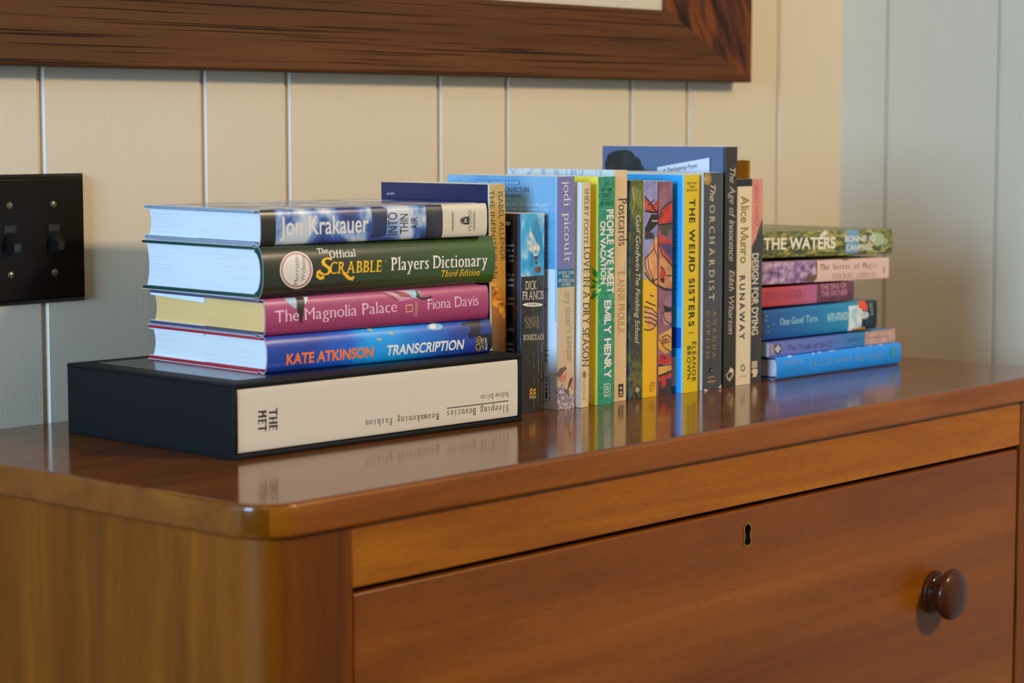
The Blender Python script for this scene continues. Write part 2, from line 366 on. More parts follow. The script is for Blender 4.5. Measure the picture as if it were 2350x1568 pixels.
# ================================================================== switch plate
def switches():
    x0, x1, z0, z1 = -0.0845, 0.0832, ZT+0.1072, ZT+0.2226
    r = empty('switch_plate', ((x0+x1)/2, -0.0012, z0)); tag(r, 'dark brown wall plate with toggle switches on the cream boarded wall', 'light switch')
    off = Vector(((x0+x1)/2, -0.0012, z0))
    br = solid('#100602', 0.35, 0.0, 0, 0.16); tg = solid('#120e0a', 0.3, 0.2); met = solid('#8a8468', 0.3, 0, 0.9); dk = solid('#060403', 0.6)
    b = bmesh.new(); bmesh.ops.create_cube(b, size=1)
    for v in b.verts:
        f = v.co.y < 0; k = 0.0045 if f else 0
        v.co = Vector(((x0+k if v.co.x < 0 else x1-k), -0.0068 if f else -0.0006, (z0+k if v.co.z < 0 else z1-k))) - off
    bmesh.ops.bevel(b, geom=b.edges[:], offset=0.0008, segments=2, affect='EDGES', profile=0.5)
    m = MB(); m.bm(b, br, True); m.build('plate', r)
    zc = (z0+z1)/2
    for i in range(3):
        x = 0.0460 - 0.0467*i
        m = MB(); m.box(x-0.0055-off.x, x+0.0055-off.x, -0.0071-off.y, -0.0066-off.y, zc-0.0122-off.z, zc+0.0122-off.z, dk)
        m.box(x-0.0062-off.x, x-0.0055-off.x, -0.0074-off.y, -0.0066-off.y, zc-0.0129-off.z, zc+0.0129-off.z, tg); m.box(x+0.0055-off.x, x+0.0062-off.x, -0.0074-off.y, -0.0066-off.y, zc-0.0129-off.z, zc+0.0129-off.z, tg)
        m.box(x-0.0055-off.x, x+0.0055-off.x, -0.0074-off.y, -0.0066-off.y, zc+0.0122-off.z, zc+0.0129-off.z, tg)
        t = MB(); q = [(-0.0046, -0.0070, 0.0068), (0.0046, -0.0070, 0.0068), (0.0046, -0.0070, -0.0110), (-0.0046, -0.0070, -0.0110), (-0.0036, -0.0176, -0.0030), (0.0036, -0.0176, -0.0030), (0.0036, -0.0176, -0.0096), (-0.0036, -0.0176, -0.0096)]
        t.add([(x+a-off.x, c-off.y, zc+d-off.z) for a, c, d in q], [(0, 1, 2, 3), (4, 7, 6, 5), (0, 4, 5, 1), (2, 6, 7, 3), (1, 5, 6, 2), (0, 3, 7, 4)], tg)
        m.build('switch_slot', r); t.build('toggle', r)
        for dz in (0.0302, -0.0305):
            s = MB(); lathe(s, [(0.0034, 0.0), (0.0034, 0.0006), (0.0026, 0.0013), (0.0012, 0.0016)], met, '-y', (x-off.x, -0.0066-off.y, zc+dz-off.z), 20)
            a = random.uniform(0, PI); cx, cz = math.cos(a)*0.0028, math.sin(a)*0.0028; nx, nz = -math.sin(a)*0.0004, math.cos(a)*0.0004
            s.add([(x+p-off.x, -0.00835-off.y, zc+dz+q-off.z) for p, q in ((-cx-nx, -cz-nz), (cx-nx, cz-nz), (cx+nx, cz+nz), (-cx+nx, -cz+nz))], [(0, 1, 2, 3)], dk)
            s.build('screw', r)
switches()

# ================================================================== the room
def room():
    m, n, l, p = new_mat('cream_paint')
    tc = n.new('ShaderNodeTexCoord'); mp = n.new('ShaderNodeMapping'); mp.inputs['Scale'].default_value = (420, 420, 7)
    nz = n.new('ShaderNodeTexNoise'); nz.inputs['Scale'].default_value = 1; nz.inputs['Detail'].default_value = 3
    bp = n.new('ShaderNodeBump'); bp.inputs['Strength'].default_value = 0.22; bp.inputs['Distance'].default_value = 0.0006
    l.new(tc.outputs['Object'], mp.inputs[0]); l.new(mp.outputs[0], nz.inputs['Vector']); l.new(nz.outputs['Fac'], bp.inputs['Height']); l.new(bp.outputs['Normal'], p.inputs['Normal'])
    p.inputs['Base Color'].default_value = lin('#d8caae'); p.inputs['Roughness'].default_value = 0.42
    H = 2.6; W2, DP = 0.0042, 0.0042
    def boards(name, grooves, a0, a1, place):
        """boarded wall: one profile with a V groove at every joint, extruded upwards"""
        pr = [(a0, 0.0)]
        for g in sorted(grooves): pr += [(g-W2, 0.0), (g-W2+0.0002, 0.0006), (g-0.0034, DP), (g+0.0014, DP), (g+W2, 0.0)]
        pr += [(a1, 0.0)]; k = len(pr); back = 0.12
        full = pr + [(a1, back), (a0, back)]; k = len(full); mb = MB()
        mb.add([place(a, d, z) for z in (0, H) for a, d in full], [(i, (i+1) % k, k+(i+1) % k, k+i) for i in range(k)] + [tuple(range(k))[::-1], tuple(range(k, 2*k))], m)
        return tag(mb.build(name), kind='structure')
    gb = [0.0396, 0.2259, 0.3333, 0.5488, 0.6554, 0.8713, 0.9795, 1.1665]
    x = 0.0396
    for i in range(22): x -= (0.107 if i % 2 == 0 else 0.2); gb.append(x)
    XC = 1.3095
    gb = [g for g in gb if g > -3.0]
    boards('wall_back', gb, -3.2, XC, lambda a, d, z: (a, d, z))
    gr = [-0.0698, -0.2305]; y = -0.2305
    for i in range(26): y -= (0.107 if i % 2 == 0 else 0.2); gr.append(y)
    boards('wall_right', [g for g in gr if g > -4.2], -4.4, 0.0, lambda a, d, z: (XC+d, a, z))
    fl = wood('floor_boards', [(0.3, '#4a2a12'), (0.5, '#6a4220'), (0.7, '#7c5430')], 'y', rough=0.35, coat=0.2)
    mb = MB(); mb.box(-3.3, 1.45, -4.5, 0.12, -0.1, 0.0, fl); tag(mb.build('floor'), kind='structure')
    ce = solid('#9c9c9c', 0.8); mb = MB(); mb.box(-3.3, 1.45, -4.5, 0.12, H, H+0.1, ce); tag(mb.build('ceiling'), kind='structure')
    pa = solid('#8c9094', 0.7); mb = MB(); mb.box(-3.2, 1.31, -4.5, -4.4, 0, H, pa); tag(mb.build('wall_front'), kind='structure')
    y0, y1, z0, z1 = -2.0, -0.35, 0.9, 2.3
    mb = MB(); mb.box(-3.3, -3.2, -4.4, y0, 0, H, pa); mb.box(-3.3, -3.2, y1, 0.0, 0, H, pa); mb.box(-3.3, -3.2, y0, y1, 0, z0, pa); mb.box(-3.3, -3.2, y0, y1, z1, H, pa)
    tag(mb.build('wall_left'), kind='structure')
    wf = solid('#dcd6c8', 0.5); mb = MB(); t = 0.05
    mb.box(-3.28, -3.21, y0, y0+t, z0, z1, wf); mb.box(-3.28, -3.21, y1-t, y1, z0, z1, wf); mb.box(-3.28, -3.21, y0+t, y1-t, z0, z0+t, wf); mb.box(-3.28, -3.21, y0+t, y1-t, z1-t, z1, wf)
    mb.box(-3.26, -3.23, y0+t, y1-t, (z0+z1)/2-0.015, (z0+z1)/2+0.015, wf); tag(mb.build('window_1'), kind='structure')
room()
# ------------------------------------------------------------------ books
PAGES_WHITE = pages_mat('leaf_edges_white', '#c8c6c2', '#e0deda')
PAGES_BRIGHT = pages_mat('leaf_edges_bright', '#c8cacc', '#dddfe0')
PAGES_CREAM = pages_mat('leaf_edges_cream', '#cdbb95', '#e6d8b4')
PAGES_TAN = pages_mat('leaf_edges_tan', '#deac66', '#eabc78')
class Book:
    """local axes: x along the spine in reading direction, y from the spine into the book, z across the thickness.
    A printed sheet wraps it: u along x, s across the sheet with 0 in the middle of the spine."""
    def __init__(s, label, L, T, D, loc, yaw=0.0, standing=False, lean=0.0, hard=False, b=0.0011, n=6.0, sheet=None, boards=None,
                 leaves=None, group=None, name='book', cat='book', flaps=True, bt=0.0028, liner=0.0010):
        s.L, s.T, s.D, s.hard, s.standing = L, T, D, hard, standing
        lz = loc[2]
        if standing and lean > 0: lz += T*math.sin(lean)
        rot = (0, PI/2 + lean, yaw) if standing else (0, lean, yaw)
        s.root = empty(name, (loc[0], loc[1], ZT + lz), rot); tag(s.root, label, cat, group)
        s.M = Matrix.Translation(s.root.location) @ Euler(rot).to_matrix().to_4x4(); s.Mi = s.M.inverted()
        s.x0 = -L if standing else 0.0
        N = 22 if hard else 10
        sp = []
        for i in range(N+1):
            a = -PI/2 + PI*i/N; c, q = math.cos(a), math.sin(a)
            sp.append((b*(1 - abs(c)**(2/n)), T/2*(1 + math.copysign(abs(q)**(2/n), q))))
        g = 0.0007 if hard else 0.0
        side = [(D, 0), (D*0.5, 0), (0.014, 0), (0.0115, g), (0.0098, g)] if hard else [(D, 0), (D*0.5, 0), (0.0035, 0)]
        if hard: side.append((max(b+0.001, 0.0082), g*0.2))
        s.prof = side + sp + [(y, T-z) for y, z in reversed(side)]
        acc = [0.0]
        for p, q in zip(s.prof, s.prof[1:]): acc.append(acc[-1] + math.hypot(q[0]-p[0], q[1]-p[1]))
        mid = acc[-1]/2; s.acc = [a - mid for a in acc]
        s.nrm = []
        for i in range(len(s.prof)):
            p, q = s.prof[max(i-1, 0)], s.prof[min(i+1, len(s.prof)-1)]
            dy, dz = q[0]-p[0], q[1]-p[1]; d = math.hypot(dy, dz) or 1
            s.nrm.append((-dz/d, dy/d))             # outward
        s.sheet = sheet; s.mb = MB(); s.layer = 0
        s._sheet(sheet, 0.0003 if hard else 0.0004)
        ins = (0.0003 + liner) if hard else 0.0004
        # block of leaves
        hx = 0.0032 if hard else 0.00025
        zi = bt + 0.0003 if hard else 0.00042
        poly = []
        fe = D - (0.004 if hard else 0.0004); cc = 0.0035 if hard else 0.0
        M_ = 8
        for i in range(M_+1):
            t = i/M_; poly.append((fe - cc*4*t*(1-t), zi + (T-2*zi)*t))
        for i in range(N+1):
            y, z = sp[N-i]; zz = zi + (T-2*zi)*(z/T)
            poly.append((y + ins + (0.0008 if hard else 0), zz))
        pm = MB(); k = len(poly); xa, xb = s.x0+hx, s.x0+L-hx
        pm.add([(xa, y, z) for y, z in poly] + [(xb, y, z) for y, z in poly],
               [tuple(range(k))[::-1], tuple(range(k, 2*k))] + [(i, (i+1) % k, k+(i+1) % k, k+i) for i in range(k)], leaves or PAGES_CREAM)
        pm.build('page_block', s.root)
        if hard:
            bm_ = MB(); xa, xb = s.x0+0.0004, s.x0+L-0.0004
            for z0, z1 in ((0.00045, bt), (T-bt, T-0.00045)): bm_.bbox(xa, xb, 0.0098, D-0.0006, z0, z1, boards, 0.0006, 2)
            for i in range(N):
                (ya, za), (yb, zb) = sp[i], sp[i+1]; o1, o2 = 0.0005, 0.0005 + liner
                def pt(y, z, o): return (y + o, T/2 + (z - T/2)*(1 - o/(T/2)))
                q = [pt(ya, za, o1), pt(yb, zb, o1), pt(yb, zb, o2), pt(ya, za, o2)]
                bm_.add([(xa, *p) for p in q] + [(xb, *p) for p in q], [(3, 2, 1, 0), (4, 5, 6, 7), (0, 1, 5, 4), (2, 3, 7, 6), (0, 4, 7, 3), (1, 2, 6, 5)], boards)
            bm_.build('cover_boards', s.root)
            if flaps:
                fm = MB(); W = solid('#dfe3ea', 0.5)
                for z0, dz in ((bt+0.0002, 0.0), (T-bt-0.0006, flaps if isinstance(flaps, float) else 0.0)):
                    ya, yb = D-0.082, D-0.0008
                    fm.add([(s.x0+x, y, z) for x in (0.0012, L-0.0012) for (y, z) in ((ya, z0-dz), (yb, z0-dz*0.35), (yb, z0+0.0004), (ya, z0+0.0004))],
                           [(0, 1, 2, 3), (7, 6, 5, 4), (0, 4, 5, 1), (3, 2, 6, 7), (1, 5, 6, 2), (0, 3, 7, 4)], W)
                fm.build('jacket_flap', s.root)
    def at(s, u, q, off=0.0):
        a = s.acc; q = max(a[0], min(a[-1], q))
        lo, hi = 0, len(a)-1
        while hi-lo > 1:
            m = (lo+hi)//2
            if a[m] <= q: lo = m
            else: hi = m
        t = (q-a[lo])/((a[hi]-a[lo]) or 1)
        y = s.prof[lo][0]*(1-t) + s.prof[hi][0]*t; z = s.prof[lo][1]*(1-t) + s.prof[hi][1]*t
        ny = s.nrm[lo][0]*(1-t) + s.nrm[hi][0]*t; nz = s.nrm[lo][1]*(1-t) + s.nrm[hi][1]*t
        return (s.x0+u, y+ny*off, z+nz*off)
    def _sheet(s, m, th):
        vs, fs = [], []; k = len(s.prof); us = [0, s.L]
        for u in us:
            for i in range(k): vs.append((s.x0+u, *s.prof[i]))
            for i in range(k): vs.append((s.x0+u, s.prof[i][0]-s.nrm[i][0]*th, s.prof[i][1]-s.nrm[i][1]*th))
        o = 2*k
        for i in range(k-1):
            fs += [(i, i+1, o+i+1, o+i), (k+i, o+k+i, o+k+i+1, k+i+1), (i, k+i, k+i+1, i+1), (o+i, o+i+1, o+k+i+1, o+k+i)]
        fs += [(0, o, o+k, k), (k-1, 2*k-1, o+2*k-1, o+k-1)]
        edge = solid('#e4e4e2', 0.6)
        s.mb.add(vs, [f for i, f in enumerate(fs[:-2]) if i % 4 == 0], m, True)
        s.mb.add(vs, [f for i, f in enumerate(fs[:-2]) if i % 4 != 0] + fs[-2:], edge, False)
    # sheet position of a picture point that lies on the spine or on the lower (left) cover
    def us(s, p, side='spine'):
        c = s.Mi @ CAM; d = (s.Mi.to_3x3() @ ray(*p))
        if side == 'spine':
            i0 = s._corner(); i1 = len(s.prof)-1-i0; y = 0.0
            for _ in range(4):
                h = c + d*((y-c.y)/d.y); z = max(0.0, min(s.T, h.z)); q = s.acc[i0] if z <= 0 else s.acc[i1]
                for i in range(i0, i1):
                    (ya, za), (yb, zb) = s.prof[i], s.prof[i+1]
                    if za <= z <= zb and zb > za:
                        f = (z-za)/(zb-za); y = ya + (yb-ya)*f; q = s.acc[i] + (s.acc[i+1]-s.acc[i])*f; break
            return (h.x - s.x0, q)
        t = (0.0-c.z)/d.z; h = c + d*t
        k = len(s.prof)
        lo = [(s.prof[i][0], s.acc[i]) for i in range(k//2)]
        for (y1, a1), (y2, a2) in zip(lo, lo[1:]):
            if y2 <= h.y <= y1: return (h.x - s.x0, a1 + (a2-a1)*((h.y-y1)/((y2-y1) or 1)))
        return (h.x - s.x0, lo[-1][1] if h.y < 0.01 else lo[0][1])
    def _corner(s):
        return 6 if s.hard else 3
    def shape(s, vs, fs, m, off=None):
        """print a flat shape given in (u, s) on the sheet, following its curve"""
        if off is None:
            s.layer += 1; off = 0.00004 + 0.000005*s.layer
        b = bmesh.new(); bv = [b.verts.new((x, y, 0)) for x, y in vs]
        for f in fs:
            if len(set(f)) > 2:
                try: b.faces.new([bv[i] for i in f])
                except ValueError: pass
        y0 = min(v[1] for v in vs); y1 = max(v[1] for v in vs)
        for a in s.acc[1:-1]:
            if y0+1e-5 < a < y1-1e-5:
                bmesh.ops.bisect_plane(b, geom=b.verts[:]+b.edges[:]+b.faces[:], plane_co=(0, a, 0), plane_no=(0, 1, 0), dist=1e-7)
        for v in b.verts: v.co = s.at(v.co.x, v.co.y, off)
        b.normal_update()
        # faces must look outwards
        for f in b.faces:
            pass
        s.mb.bm(b, m, False)
    def patch(s, u0, s0, u1, s1, m, off=None):
        s.shape([(u0, s0), (u1, s0), (u1, s1), (u0, s1)], [(0, 1, 2, 3)], m, off)
    def half(s): return -s.acc[s._corner()] if s.hard else s.T/2 + 0.0004
    def band(s, u0, u1, m, off=None):            # full-width band across the spine
        h = s.half(); s.patch(u0, -h, u1, h, m, off)
    def ucut(s, p): return s.us(p)[0]
    def poly(s, pts, m, side='spine', off=None):
        q = [s.us(p, side) for p in pts]; s.shape(q, [tuple(range(len(q)))], m, off)
    def oval(s, c, rx, ry, m, side='spine', hole=0.0, n=28, off=None):
        """oval given in picture pixels"""
        o = [s.us((c[0]+rx*math.cos(2*PI*i/n), c[1]+ry*math.sin(2*PI*i/n)), side) for i in range(n)]
        if not hole: s.shape(o, [tuple(range(n))], m, off); return
        i_ = [s.us((c[0]+hole*rx*math.cos(2*PI*i/n), c[1]+hole*ry*math.sin(2*PI*i/n)), side) for i in range(n)]
        s.shape(o+i_, [(i, (i+1) % n, n+(i+1) % n, n+i) for i in range(n)], m, off)
    def line(s, pts, wpx, m, side='spine', off=None):
        """printed line of even width through picture points"""
        q = [Vector(s.us(p, side)) for p in pts]; w_ = wpx*0.00042/2
        vs, fs = [], []
        for i, p in enumerate(q):
            a, c = q[max(i-1, 0)], q[min(i+1, len(q)-1)]
            d = (c-a); d = d.normalized() if d.length > 0 else Vector((1, 0)); nn = Vector((-d.y, d.x))
            vs += [tuple(p+nn*w_), tuple(p-nn*w_)]
        for i in range(len(q)-1): fs.append((2*i, 2*i+1, 2*i+3, 2*i+2))
        s.shape(vs, fs, m, off)
    def text(s, t, p0, p1, up, m, side='spine', **kw):
        """line of lettering from p0 to p1 along its baseline, up = picture vector of a capital's height at p0"""
        if isinstance(m, str): m = solid(m, 0.4)
        a, c, e = Vector(s.us(p0, side)), Vector(s.us(p1, side)), Vector(s.us((p0[0]+up[0], p0[1]+up[1]), side))
        d = c-a; nn = Vector((-d.y, d.x)).normalized(); h = (e-a).dot(nn)
        if h < 0: h = -h; 
        vs, fs = lettering(t, **kw)
        pts = [tuple(a + d*x + nn*(h*y)) for x, y in vs]
        s.shape(pts, [f for f in fs if isinstance(f, tuple)], m)
        over = [f for f in fs if isinstance(f, list)]          # feet of the letters overlap the stems: print them a hair higher
        if over:
            use = sorted({i for f in over for i in f}); ix = {i: k for k, i in enumerate(use)}
            s.shape([pts[i] for i in use], [tuple(ix[i] for i in f) for f in over], m)
    def done(s, part=None):
        return s.mb.build(part or ('dust_jacket' if s.hard else 'cover'), s.root, 40)

NAVYTX = '#1c2236'
G_L = 'hardcover books stacked on the slipcase'; G_M = 'paperbacks standing upright in the row'; G_R = 'books stacked at the right end'

# ================================================================== left stack
def slipcase():
    L, D, H, yaw = 0.3305, 0.2275, 0.0612, math.radians(-2.2)
    loc = (0.0, -0.2985, ZT)
    r = empty('slipcase', loc, (0, 0, yaw)); tag(r, 'black board slipcase lying flat under the left stack of hardcovers', 'slipcase')
    blk = noisy('black_bookcloth', [(0.3, '#0b0d0f'), (0.7, '#101316')], (900, 900, 900), 0.6, 0.0, 2, bump=0.12, spec=0.2)
    gl = solid('#15161a', 0.2, 0.0, 0, 0.4)
    t = 0.0042; m = MB()
    m.bbox(0, L, 0.0, D, 0, t, blk, 0.0012); m.bbox(0, L, 0.0, D, H-t, H, blk, 0.0012)
    m.bbox(0, t, 0.0003, D-0.0003, 0.001, H-0.001, blk, 0.0012); m.bbox(L-t, L, 0.0003, D-0.0003, 0.001, H-0.001, blk, 0.0012)
    m.bbox(0.001, L-0.001, D-t, D-0.0002, 0.001, H-0.001, blk, 0.0012)
    m.build('case', r)
    p = MB(); p.box(0.019, L-0.019, 0.019, D-0.019, H+0.00002, H+0.0001, gl); p.build('cover_panel', r)
    tag(r.children[-1], 'glossy dark panel inset in the top')
    g = 0.0008
    b = Book('cream spined art book with upside down lettering inside the black slipcase', L-2*t-2*g, H-2*t-2*g, D-2*t-0.006, (0, 0, 0),
             hard=True, b=0.0016, n=5.0, sheet=solid('#d9cdb9', 0.55), boards=solid('#d9cdb9', 0.6), leaves=PAGES_WHITE, flaps=False)
    off = Vector((t+g, 0.0012, t+g)); b.root.location = Vector(loc) + Euler((0, 0, yaw)).to_matrix() @ off; b.root.rotation_euler = (0, 0, yaw)
    b.M = Matrix.Translation(b.root.location) @ Euler((0, 0, yaw)).to_matrix().to_4x4(); b.Mi = b.M.inverted()
    ink = '#3a3531'
    b.text('THE', (617, 938), (617, 989), (20, 0), '#191717', serif=0.07, bold=0.042)
    b.text('MET', (592, 942), (592, 992), (20, 0), '#191717', serif=0.07, bold=0.042)
    b.text('Andrew Bolton', (1168, 899), (1103, 907), (0, 12), ink, serif=0.05, mono=True)
    b.line([(1167, 920), (1025, 937.5)], 2.2, solid('#4a443e'))
    b.text('Sleeping Beauties', (1167, 929), (1026, 943), (0, 16), ink, serif=0.06, mono=True, bold=0.004)
    b.text('Reawakening Fashion', (1008, 948), (838, 965), (0, 15.5), ink, serif=0.06, mono=True, bold=0.004)
    b.done('cover'); b.root.location.y -= 0.0
    return r
slipcase()
Z0 = 0.0613
# blue hardcover, lowest of the stack
def art_book():
    L, T, D = 0.2530, 0.0302, 0.172
    sky = along('printed_blue_dusk', [(0.0, '#1442a0'), (0.16, '#123c9c'), (0.30, '#0c56c0'), (0.44, '#0aa0ec'), (0.55, '#0d9be6'), (0.68, '#0b6cc8'), (0.84, '#1c3f9e'), (1.0, '#1d3676')],
                0, L, 0.3, 0.30, (30, 30, 60), 0.5)
    b = Book('blue hardcover with orange and white lettering, lowest of the left stack', L, T, D, (0.0655, -0.2655, Z0), math.radians(-4.6), hard=True, b=0.0055, n=2.3,
             sheet=sky, boards=solid('#b01a26', 0.55), leaves=PAGES_WHITE, group=G_L, flaps=0.0012)
    yl = solid('#c9c05a', 0.4); dk = solid('#141624', 0.4)
    for x, y in ((846, 756), (852, 758), (895, 763), (900, 766), (868, 778), (873, 780)): b.oval((x, y), 3.5, 2.2, yl)
    b.oval((998, 750), 18, 8, solid('#7fb8dc', 0.4)); b.oval((993, 749), 7, 6, solid('#e8e2cc', 0.4))
    b.poly([(1056, 745), (1062, 741), (1100, 737), (1100, 746), (1064, 750)], dk); b.poly([(1075, 738), (1100, 735), (1102, 765), (1094, 775), (1080, 768)], dk)
    b.poly([(1072, 765), (1088, 763), (1086, 776), (1078, 778)], dk); b.poly([(1095, 768), (1128, 764), (1128, 800), (1095, 803)], solid('#181a2c', 0.4))
    b.text('KATE ATKINSON', (657, 837), (856, 818.5), (0, -23), '#ff7a2c', bold=0.030)
    b.text('TRANSCRIPTION', (887, 816), (1064, 801), (0, -22), '#f1ece0', bold=0.024, shear=0.12)
    gd = solid('#d8a030', 0.35)
    for c, ch in (((1097.5, 797.5), 'L'), ((1099.5, 780.5), 'B')):
        b.oval(c, 6.2, 8.2, gd, hole=0.76)
        b.text(ch, (c[0]+3.6, c[1]+3), (c[0]+3.6, c[1]-3.4), (-6.5, 0), gd, serif=0.06)
    b.text('LITTLE,', (1110.5, 801), (1109, 775), (-5, 0), '#d9d5cc', bold=0.01)
    b.text('BROWN', (1118, 802), (1116.5, 775), (-5, 0), '#d9d5cc', bold=0.01)
    b.done()
art_book()
def plum_book():
    L, T, D = 0.2485, 0.0304, 0.170
    mg = along('printed_plum', [(0.0, '#8a2a55'), (0.35, '#a03a64'), (0.7, '#b04a70'), (1.0, '#b65476')], 0, T, 0.33, axis=2)
    b = Book('plum pink hardcover with tan page edges and a petal on the spine', L, T, D, (0.0670, -0.2620, Z0+0.0305), math.radians(-5.2), hard=True, b=0.0042, n=2.6,
             sheet=mg, boards=solid('#4d4a60', 0.6), leaves=PAGES_TAN, group=G_L, flaps=0.0042)
    lb = solid('#9fc2cc', 0.4); dk = solid('#221c1c', 0.4); pk = solid('#c98f9f', 0.4); pk2 = solid('#8e2f45', 0.4)
    b.poly([(648, 682), (700, 676), (706, 690), (694, 705), (676, 708), (660, 694)], lb)
    b.poly([(676, 680), (697, 677), (698, 705), (692, 742), (688, 741), (681, 708)], dk)
    b.poly([(694, 680), (706, 680), (700, 700)], solid('#cfe0e2', 0.4))
    b.poly([(868, 668), (900, 664), (935, 662), (952, 672), (944, 686), (918, 692), (896, 682)], pk)
    b.poly([(868, 667), (900, 678), (918, 691), (894, 684)], pk2); b.poly([(893, 668), (930, 672), (948, 683), (920, 681)], pk2); b.poly([(905, 664), (935, 666), (950, 676), (928, 671)], solid('#e3b8bd', 0.4))
    b.poly([(930, 662), (952, 660), (968, 678), (958, 686), (944, 682)], lb); b.poly([(950, 664), (966, 678), (956, 684)], solid('#3f3a34', 0.4))
    b.line([(955, 680), (970, 686), (985, 684), (990, 680)], 5, dk)
    b.text('The Magnolia Palace', (631, 741), (911, 716), (0, -28), '#efc3cf', serif=0.022, bold=0.002)
    gd = solid('#e0a87c', 0.4)
    b.line([(932, 701), (946, 699.6), (946, 714.6), (932, 716.4), (932, 700.4)], 3, gd)
    b.text('Dutton', (958, 726), (958, 692), (-8, 0), gd, shear=0.35)
    b.text('Fiona Davis', (981, 711), (1098, 700.5), (0, -25), '#efc3cf', serif=0.02, bold=0.002)
    b.done()
plum_book()
def green_book():
    L, T, D = 0.2660, 0.0432, 0.172
    gr = along('printed_dark_green', [(0.0, '#1d2410'), (0.3, '#222c12'), (0.62, '#2c4414'), (1.0, '#345a1a')], 0, L, 0.22, 0.10, (20, 20, 400), 0.8)
    b = Book('thick dark green hardcover with white and yellow lettering, in the left stack', L, T, D, (0.0690, -0.2580, Z0+0.0612), math.radians(-3.6), hard=True, b=0.0085, n=2.1,
             sheet=gr, boards=solid('#0c3a2e', 0.6), leaves=PAGES_BRIGHT, group=G_L, flaps=False, liner=0.0042)
    wh = solid('#e6dccb', 0.4)
    b.oval((680, 620), 38, 43, wh); b.oval((680, 620), 34.5, 39.5, solid('#b02a22', 0.4), hole=0.93)
    b.text('Merriam-', (683, 655), (683, 584), (-9.5, 0), '#2c2723', serif=0.05); b.text('Webster', (699, 646), (699, 586), (-9.5, 0), '#2c2723', serif=0.05)
    cw = '#efe6d6'
    b.text('The', (729, 583), (754, 581), (0, -13), cw, serif=0.05, bold=0.012); b.text('Official', (757, 593), (817, 589), (0, -18), cw, serif=0.05, bold=0.012)
    ye = '#ffc21a'
    b.text('S', (734, 633), (763, 631), (0, -41), ye, serif=0.06, shear=0.15, bold=0.01)
    b.line([(736, 622), (729, 626), (728, 634), (735, 639), (744, 636)], 7, solid(ye, 0.4))
    b.text('CRABBLE', (757, 629.5), (876, 624), (0, -28), ye, serif=0.06, shear=0.12, bold=0.012)
    b.line([(788, 626), (800, 638), (809, 641), (811, 634)], 7, solid(ye, 0.4))
    b.oval((885.5, 599), 2.6, 3, solid('#a0702a', 0.4), hole=0.6)
    b.text('Players Dictionary', (897, 621.5), (1118, 610.5), (0, -31), cw, serif=0.05, bold=0.016)
    b.text('Third Edition', (1011, 636), (1100, 632), (0, -15.5), ye, serif=0.05, shear=0.2, bold=0.008)
    b.done()
green_book()
def cloud_book():
    L, T, D = 0.2490, 0.0296, 0.176
    m, n, l, p = new_mat('printed_clouds')
    tc = n.new('ShaderNodeTexCoord'); mp = n.new('ShaderNodeMapping'); mp.inputs['Scale'].default_value = (34, 20, 26); mp.inputs['Location'].default_value = (3.3, 0, 1.2)
    nz = n.new('ShaderNodeTexNoise'); nz.inputs['Scale'].default_value = 1; nz.inputs['Detail'].default_value = 6; nz.inputs['Distortion'].default_value = 0.5
    r = ramp(n, [(0.36, '#1c2f66'), (0.46, '#33569c'), (0.53, '#7f9ec4'), (0.62, '#c8cdd0')])
    l.new(tc.outputs['Object'], mp.inputs[0]); l.new(mp.outputs[0], nz.inputs['Vector']); l.new(nz.outputs['Fac'], r.inputs['Fac']); l.new(r.outputs['Color'], p.inputs['Base Color'])
    p.inputs['Roughness'].default_value = 0.3; p.inputs['Coat Weight'].default_value = 0.6; p.inputs['Coat Roughness'].default_value = 0.1
    b = Book('hardcover with a cloudy blue sky spine and cream end, topmost of the left stack', L, T, D, (0.0720, -0.2520, Z0+0.1046), math.radians(-6.0), hard=True, b=0.004, n=2.9,
             sheet=m, boards=solid('#8f98a4', 0.6), leaves=PAGES_BRIGHT, group=G_L)
    h = b.half()
    b.patch(0, -h, b.ucut((633, 520)), h, solid('#17150f', 0.35, 0.5))
    b.poly([(850, 478), (868, 474), (888, 480), (886, 540), (868, 546), (850, 546), (856, 520)], solid('#17264f', 0.35, 0.5))
    u0 = b.ucut((978, 505)); u1 = b.ucut((1016, 505))
    b.patch(u0, -h, u1, h, noisy('printed_dusk_peak', [(0.35, '#141726'), (0.65, '#2b2d3c')], (60, 60, 60), 0.35, 0.4))
    b.patch(u1, -h-0.02, L, h+0.02, solid('#d8ccb0', 0.35, 0.4))
    dg = solid('#55504a', 0.4)
    b.text('Jon Krakauer', (643, 541), (846, 533), (0, -42), '#e6dccb', bold=0.012)
    for t, x, ya, yb, hh in (('INTO', 911, 539, 487.5, -21), ('THIN', 936, 535, 491, -18), ('AIR', 959, 526, 498, -16)):
        b.text(t, (x, ya), (x, yb), (hh, 0), '#191a2a', bold=0.004)
    for x, a, c in ((1037, 485, 531), (1040, 488, 528), (1089, 484, 530), (1086, 487, 527)): b.line([(x, a), (x, c)], 1.6, dg)
    b.text('VILLARD', (1081, 532), (1081, 482), (-7, 0), dg)
    k = solid('#2c2824', 0.4)
    b.poly([(1054, 506), (1060, 499), (1066, 498), (1066, 515), (1060, 515)], solid('#6d675c', 0.4)); b.line([(1066, 500), (1076, 500), (1076, 504), (1070, 506), (1076, 509), (1076, 513), (1066, 513)], 5, k); b.line([(1066, 506), (1060, 506)], 5, k)
    b.done()
cloud_book()
